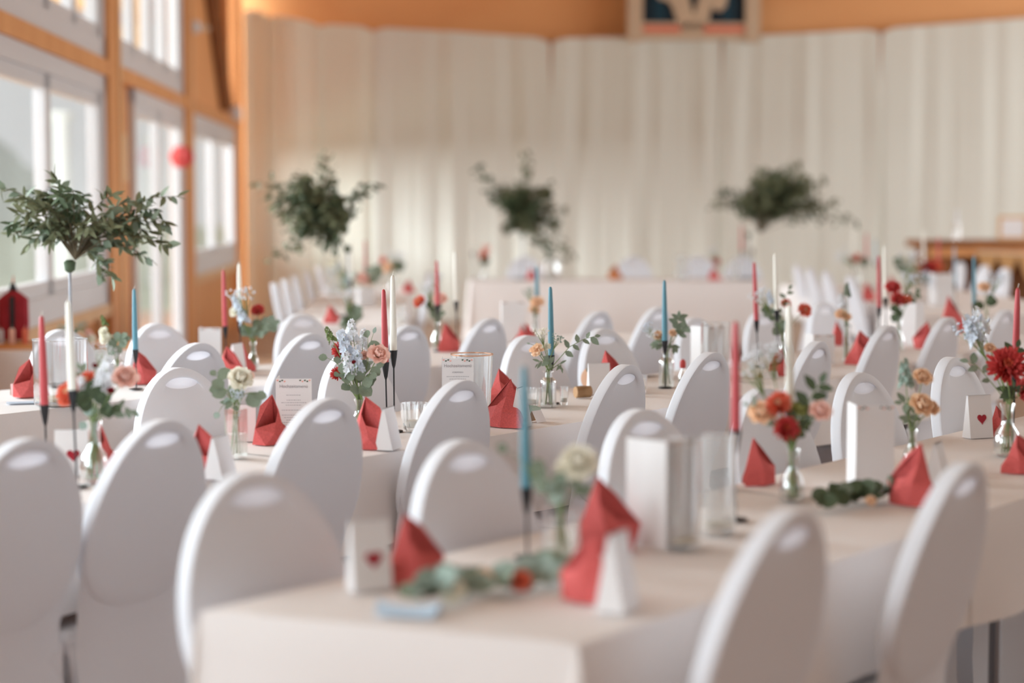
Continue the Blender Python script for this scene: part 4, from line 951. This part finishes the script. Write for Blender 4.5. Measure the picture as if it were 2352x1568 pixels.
# ------------------------------------------------------------------ menus, bags, cards
def tri_pts(w_): r = w_/math.sqrt(3); return [Vector((r*math.cos(R(a)), r*math.sin(R(a)))) for a in (-150, -30, 90)]   # first face looks to -y
def panel_mesh(a, b, h):
    k = MB(); n = Vector((b.y-a.y, -(b.x-a.x))).normalized()*0.0012
    vs = [(a.x,a.y,0),(b.x,b.y,0),(b.x,b.y,h),(a.x,a.y,h)]; vs += [(x-n.x, y-n.y, z) for x, y, z in vs]
    k.add(vs, [(0,1,2,3),(7,6,5,4),(0,4,5,1),(1,5,6,2),(2,6,7,3),(3,7,4,0)])
    return k.mesh('panel', M['paper'], False)
def text(parent, s_, size, x, y, z, m, rot=(R(90),0,0)):
    c = bpy.data.curves.new('lettering', 'FONT'); c.body = s_; c.size = size; c.align_x = 'CENTER'; c.extrude = 0.0002
    tmp = ob('lettering_curve', c); bpy.context.view_layer.update()
    me = bpy.data.meshes.new_from_object(tmp.evaluated_get(bpy.context.evaluated_depsgraph_get()))
    bpy.data.objects.remove(tmp); bpy.data.curves.remove(c); me.materials.clear(); me.materials.append(m)
    return ob('lettering', me, parent, (x, y, z), rot)
def menu(u, v, vt, width, rz, label, face=0):
    p = at(u, v, TZ + 0.005); s = F/p.y; h = (v - vt)/s
    t = thing('menu_card', label, 'menu', p, rz, 'standing folded menus')
    A0, B0, C0 = Vector((0, 0)), Vector((width, 0)), Vector((0.0, width))
    ob('panel', panel_mesh(A0, B0, h), t); ob('panel', panel_mesh(C0, A0, h), t)
    y = 0.0; cx0 = width/2
    # corner ornament
    k = MB()
    for sx, n in ((-1, 4), (1, 5)):
        for i in range(n):
            cx = cx0 + sx*(width*0.48 - 0.007*i - 0.004); cz = h - 0.005 - 0.003*(i % 2); q = 0.004
            k.add([(cx-q, y-0.0012, cz), (cx, y-0.0012, cz-q*0.7), (cx+q, y-0.0012, cz+0.001), (cx, y-0.0012, cz+q*0.6)], [(0,1,2,3)], 0 if i % 3 else 1)
    o = ob('flower_print', k.mesh('flower_print', [M['green_print'], M['pink_print']], False), t); o['kind'] = 'stuff'
    if face:
        text(t, 'Hochzeitsmenü', 0.0135, cx0, y-0.0012, h-0.027, M['paper_print'])
        if face > 1: text(t, 'VORSPEISEN', 0.0062, cx0, y-0.0012, h-0.045, M['paper_print'])
        k = MB(); z = h - (0.057 if face > 1 else 0.05); r_ = random.Random(face)
        while z > 0.03:
            L = width*r_.uniform(0.18, 0.36); x = -L
            while x < L:
                e = min(L, x + r_.uniform(0.003, 0.008)); k.add([(cx0+x,y-0.0012,z),(cx0+e,y-0.0012,z),(cx0+e,y-0.0012,z+0.0015),(cx0+x,y-0.0012,z+0.0015)], [(0,1,2,3)]); x = e + 0.0015
            z -= 0.0075 if r_.random() < 0.75 else 0.015
        o = ob('small_print', k.mesh('small_print', M['paper_print'], False), t); o['kind'] = 'stuff'
    return t
menu(1530, 1264, 1010, 0.106, R(46), 'bright standing menu beside the hurricane glasses, front row')
menu(1965, 1120, 928, 0.095, R(3), 'grey-shaded standing menu behind the garland, front row')
menu(634, 1004, 868, 0.108, R(1), 'standing menu with floral corners behind the third near chair, second row', 1)
menu(1015, 990, 821, 0.098, R(1), 'standing menu reading Hochzeitsmenü before the copper-rimmed glass, second row', 2)
menu(1625, 862, 750, 0.105, R(36), 'bright standing menu beside the fluted glass, second row')
menu(2103, 792, 692, 0.105, R(55), 'bright standing menu behind the red blooms, second row')
menu(457, 836, 752, 0.098, R(2), 'standing menu in front of the candle pair, third row')
menu(1152, 786, 692, 0.12, R(2), 'standing menu beside the apricot bloom, third row')
menu(826, 702, 660, 0.11, R(20), 'white standing menu on the lengthwise window side table')
menu(2150, 702, 628, 0.13, R(10), 'large standing menu on the table near the bar')
menu(1868, 838, 768, 0.10, R(15), 'standing menu by the tube vase, second row')
def bag_mesh(h, w_, d):
    k = MB()
    vs = [(-w_/2,-d/2,0),(w_/2,-d/2,0),(w_/2,d/2,0),(-w_/2,d/2,0),(-w_/2,-0.003,h),(w_/2,-0.003,h),(w_/2,0.003,h),(-w_/2,0.003,h),(-w_/2+0.006,0,0.02),(w_/2-0.006,0,0.02)]
    k.add(vs, [(3,2,1,0),(4,5,6,7),(0,1,5,4),(2,3,7,6),(1,2,6,5),(3,0,4,7)])
    return k.mesh('paper_body', M['paper'], False)
def heart(sz, y):
    k = MB(); n = 20; f = []
    for j in range(n):
        a = 2*math.pi*j/n; f.append((0.06*16*math.sin(a)**3*sz, y, 0.06*(13*math.cos(a)-5*math.cos(2*a)-2*math.cos(3*a)-math.cos(4*a))*sz))
    k.loft([f, [(x*0.9, y-0.0025, z*0.9) for x, _, z in f]], cap1=True); return k.mesh('seal', M['red_wax'])
def bag(u, v, hpx, rz, label, w_=0.082, d=0.042, seal=True):
    p = at(u, v, TZ + 0.005); s = F/p.y; h = hpx/s
    t = thing('favour_bag', label, 'bag', p, rz, 'white paper favour bags')
    ob('paper_body', bag_mesh(h, w_, d), t)
    if seal:
        o = ob('seal', heart(0.018, 0), t, (0.004, -d/2*(1-0.45) - 0.001, h*0.45)); o.rotation_euler = (-math.atan2(d/2, h), 0, 0)
    ob('fold_strip', sharp_box('fold_strip', (-w_/2, -0.0042, h-0.006), (w_/2, 0.0042, h), M['paper']), t)
bag(848, 1352, 163, R(28), 'white favour bag with dark red seal at the front table corner', w_=0.075)
bag(166, 1090, 106, R(10), 'white favour bag with heart seal at the window end, second row', w_=0.085)
bag(2246, 1004, 98, R(22), 'white favour bag with dark red heart before the sixth far chair, front row')
bag(1418, 1398, 180, R(65), 'white favour bag seen edge-on beside the red napkin, front row', d=0.055, w_=0.075, seal=False)
bag(2153, 1105, 90, R(65), 'white favour bag hidden behind a red napkin, front row', d=0.05, seal=False)
bag(506, 1096, 96, R(72), 'white favour bag beside the two-pointed red napkin, second row', d=0.055, seal=False)
bag(892, 1030, 96, R(72), 'white favour bag beside the pointed napkin under twin candles, second row', d=0.055, w_=0.075, seal=False)
bag(1196, 978, 90, R(72), 'white favour bag beside the napkin near narrow bottle, second row', d=0.055, w_=0.07, seal=False)
bag(556, 1012, 84, R(5), 'white favour bag behind the square bottle, second row', seal=False)
bag(1375, 905, 72, R(15), 'plain white favour bag behind the bark log, second row', seal=False)
bag(1672, 862, 66, R(70), 'white favour bag behind the sixth near chair, second row', seal=False)
bag(545, 858, 70, R(70), 'white favour bag by the trailing eucalyptus vase, third row', d=0.05, seal=False)
def tent(u, v, wpx, hpx, rz, label):
    p = at(u, v, TZ + 0.005); s = F/p.y; w_, h = wpx/s, hpx/s
    t = thing('place_card', label, 'card', p, rz, 'folded place cards')
    k = MB(); k.add([(-w_/2,-0.022,0),(w_/2,-0.022,0),(w_/2,0,h),(-w_/2,0,h)], [(0,1,2,3)]); ob('front_leaf', k.mesh('front_leaf', M['paper'], False), t)
    k = MB(); k.add([(-w_/2,0.022,0),(w_/2,0.022,0),(w_/2,0.0005,h),(-w_/2,0.0005,h)], [(3,2,1,0)]); ob('back_leaf', k.mesh('back_leaf', M['kraft'], False), t)
tent(40, 908, 30, 28, R(20), 'small folded place card beside the wide hurricane glass, third row')
tent(606, 1002, 26, 28, R(60), 'brown folded place card before the narrow napkin, second row')
tent(1232, 968, 34, 26, R(50), 'brown folded place card beside the teal leaf, second row')
tent(1765, 868, 42, 16, R(20), 'brown place card lying before the orange dahlia napkin, second row')

# loose flat things
def flat_leaf(p, sz, rz, m, label):
    k = MB(); vs = []
    o = ob('fallen_leaf', leafm('round', m), None, p, (0.3, -0.35, rz), sz); return tag(o, label, 'leaf')
p = at(1205, 948, TZ+0.022); flat_leaf(p, 0.06, 0.4, 'leaf_pale', 'teal eucalyptus leaf lying beside the favour bag, second row')
t = thing('folded_paper', 'pale blue folded paper strip lying at the front table corner', 'paper', at(938, 1408, TZ+0.006), R(-14))
k = MB(); k.loft([[(x, -0.028*(1-abs(x)/0.075*0.5), 0.0 + 0.010*(x/0.055)**2*0.5) for x in (-0.055,-0.03,0,0.03,0.055)], [(x, 0.0, 0.012 + 0.010*(x/0.055)**2) for x in (-0.055,-0.03,0,0.03,0.055)], [(x, 0.022, 0.002) for x in (-0.055,-0.03,0,0.03,0.055)]], closed=False)
ob('folded_sheet', k.mesh('folded_sheet', M['bluepaper']), t)
k = MB(); k.box((-0.05,-0.026,0),(0.05,0.02,0.003)); ob('under_sheet', k.mesh('under_sheet', M['bluepaper'], False), t)
t = thing('song_slip', 'pale blue printed slip lying under the wide hurricane glass, third row', 'paper', at(62, 924, TZ+0.005), R(15))
ob('slip', sharp_box('slip', (-0.07,-0.03,0), (0.07,0.03,0.002), M['bluep']), t); ob('print_band', sharp_box('print_band', (-0.06,-0.02,0.002), (0.06,-0.012,0.0026), M['bluepaper']), t)

# garlands
def garland(pts, label, seed, lsize, extras=()):
    rng = random.Random(seed)
    w0 = [at(u, v, TZ + 0.022) for u, v in pts]
    t = thing('eucalyptus_garland', label, 'garland', Vector((w0[0].x, w0[0].y, TZ+0.006)))
    loc = [q - Vector((w0[0].x, w0[0].y, TZ+0.006)) for q in w0]
    k = MB(); k.tube(loc, 0.003, 6); ob('garland_stem', k.mesh('garland_stem', M['twig']), t)
    n = int(len(pts)*6.5)
    for i in range(n):
        f = i/(n-1)*(len(loc)-1); a = min(len(loc)-2, int(f)); p_ = loc[a].lerp(loc[a+1], f-a)
        d = Vector((rng.uniform(-1,1), rng.uniform(-1,1), rng.uniform(-0.05,0.7))).normalized()
        o = ob('leaf', leafm('round', rng.choice(['leaf_dark','leaf_euc','leaf_euc','leaf_pale','leaf_pale'] if seed == 1 else ['leaf_dark','leaf_dark','leaf_euc'])), t)
        place(o, p_ + Vector((0,0,rng.uniform(0,0.012))), orient(d, Vector((rng.uniform(-.5,.5),-0.8,0.6))), lsize*rng.uniform(.7,1.2))
    for u, v, c, sz in extras:
        q = at(u, v, TZ+0.03) - Vector((w0[0].x, w0[0].y, TZ+0.006)); o = ob('rose_bloom', bloom('rose', c), t); place(o, q, Matrix.Rotation(R(60), 3, 'X'), sz)
garland([(960,1375),(1010,1362),(1070,1345),(1130,1340),(1190,1338),(1250,1325),(1295,1312)], 'eucalyptus garland with peach blooms lying at the end of the front row', 1, 0.05, ((1110,1330,'apricot',0.02),(1195,1335,'orangep',0.02),(1040,1358,'cream',0.022)))
garland([(1880,1160),(1925,1150),(1965,1142),(2005,1138),(2048,1130)], 'dark eucalyptus garland lying before the grey-shaded menu, front row', 2, 0.045, ((2000,1150,'apricot',0.012),))

# ------------------------------------------------------------------ glasses and small table things
def hurricane(u, v, vt, hw, label, rim='gold', m='glass', flute=0.0, taper=0.9, cand=None):
    p = at(u, v, TZ + 0.005); s = F/p.y; h = (v - vt)/s; r = hw/s
    t = thing('hurricane_glass', label, 'glass', p, 0, 'glass candle cylinders')
    pr = [(r*taper*0.97,0),(r*taper,0.006),(r*(taper+0.3*(1-taper)),h*0.4),(r,h)]
    k = MB(); k.lathe(pr + [(r*0.965,h),(r*(taper+0.3*(1-taper))*0.965,h*0.4),(r*taper*0.95,0.012)], 48, cap1=True, flute=flute, nf=12); ob('glass_wall', k.mesh('glass_wall', M[m]), t)
    k = MB(); k.lathe([(r*0.96,h-0.001),(r*1.012,h-0.002),(r*1.012,h+0.002),(r*0.96,h+0.002),(r*0.96,h-0.001)], 40, cap0=False, cap1=False); ob('rim', k.mesh('rim', M[rim]), t)
    k = MB(); k.lathe([(r*taper*0.9,0.014),(r*taper*0.9,0.02)], 30); ob('sand', k.mesh('sand', M['sand']), t)
hurricane(140, 926, 778, 62, 'wide fluted hurricane glass at the window end, third row', 'clearcut', 'glass', 0.03, 0.98)
hurricane(1084, 972, 812, 49, 'hurricane glass with copper rim beside the menu, second row', 'gold', 'frost', 0, 0.86)
hurricane(1568, 1258, 1005, 41, 'clear hurricane glass beside the bright menu, front row', 'clearcut', 'glass', 0, 0.97)
hurricane(1650, 1222, 995, 41, 'milky hurricane glass beside the red candle, front row', 'clearcut', 'frost', 0, 0.96)
hurricane(1642, 868, 740, 33, 'fluted hurricane glass beside the bright menu, second row', 'clearcut', 'glass', 0.02, 0.96)
hurricane(1567, 642, 585, 15, 'white glass lantern cylinder on the head table', 'clearcut', 'frost', 0, 1.0)
hurricane(1688, 642, 596, 10, 'slim white glass cylinder at the bar end of the head table', 'clearcut', 'frost', 0, 1.0)
hurricane(920, 742, 700, 13, 'small glass cylinder at the far stretch, third row', 'clearcut', 'frost', 0, 1.0)
def bowl(u, v, vt, hw, label, flute=0.05, wax=None):
    p = at(u, v, TZ + 0.005); s = F/p.y; h = (v - vt)/s; r = hw/s
    t = thing('votive_glass', label, 'glass', p, 0, 'small votive glasses')
    k = MB(); k.lathe([(r*0.62,0),(r*0.78,h*0.12),(r*0.93,h*0.5),(r,h),(r*0.93,h),(r*0.86,h*0.5),(r*0.7,h*0.16)], 48, flute=flute, nf=16, cap1=True); ob('cut_glass_cup', k.mesh('cut_glass_cup', M['clearcut']), t)
    k = MB(); k.lathe([(r*0.6,h*0.18),(r*0.6,h*0.38)], 16); ob('tealight', k.mesh('tealight', M['candle_white']), t)
bowl(953, 990, 924, 33, 'faceted crystal bowl beside the white candle, second row', 0.035)
bowl(1220, 934, 890, 20, 'small cut votive glass beside the narrow bottle, second row')
bowl(1296, 930, 887, 11, 'tiny clear tealight glass beside the narrow bottle, second row', 0.0)
bowl(1479, 902, 860, 8, 'tiny clear tealight glass behind the fifth near chair, second row', 0.0)
bowl(1265, 642, 596, 26, 'round pale glass bowl on the head table', 0.0)
t = thing('bark_log', 'short birch bark log candle holder before the fifth near chair, second row', 'log', at(1338, 913, TZ+0.005), R(25))
k = MB(); k.tube([(-0.028,0,0.021),(0.0,0,0.0215),(0.03,0,0.021)], [0.021,0.022,0.021], 16); ob('bark', k.mesh('bark', M['bark']), t)
for x in (-0.0285, 0.0305):
    k = MB(); k.tube([(x-0.0006,0,0.021),(x+0.0006,0,0.021)], 0.019, 16); ob('cut_end', k.mesh('cut_end', M['kraft']), t)
t = thing('wooden_heart_card', 'apricot card with dark leaf motif leaning behind the bark log, second row', 'card', at(1362, 897, TZ+0.005), R(-8))
k = MB(); k.lathe([(0.0,-0.0015),(0.046,-0.0015),(0.046,0.0015),(0.0,0.0015)], 24); o = ob('card_disc', k.mesh('card_disc', M['apricot']), t, (0,0,0.046), (R(80),0,0))
for dx_, dz, a in ((-0.022,0.072,0.5),(0.0,0.076,-0.2),(-0.018,0.03,0.9),(0.02,0.036,-0.5)):
    o = ob('leaf_motif', cached(('motif',), lambda: leaf_mesh('oval', M['green_print'])), t, (dx_, -0.006 + (0.046-dz)*0.17, dz), (R(-90), a-1.5, 0), 0.026)
t = thing('miniature_bottle', 'miniature glass bottle with red cap beside the narrow bottle, second row', 'bottle', at(1568, 884, TZ+0.005))
k = MB(); k.lathe([(0.016,0),(0.018,0.008),(0.018,0.035),(0.008,0.055),(0.007,0.07)], 14, cap1=False); ob('bottle_glass', k.mesh('bottle_glass', M['glass']), t)
k = MB(); k.lathe([(0.010,0.066),(0.012,0.075),(0.011,0.092),(0.004,0.1)], 12); ob('cap', k.mesh('cap', M['redp']), t)
k = MB(); k.lathe([(0.014,0.004),(0.015,0.02)], 12); ob('filling', k.mesh('filling', M['leaf_dark']), t)
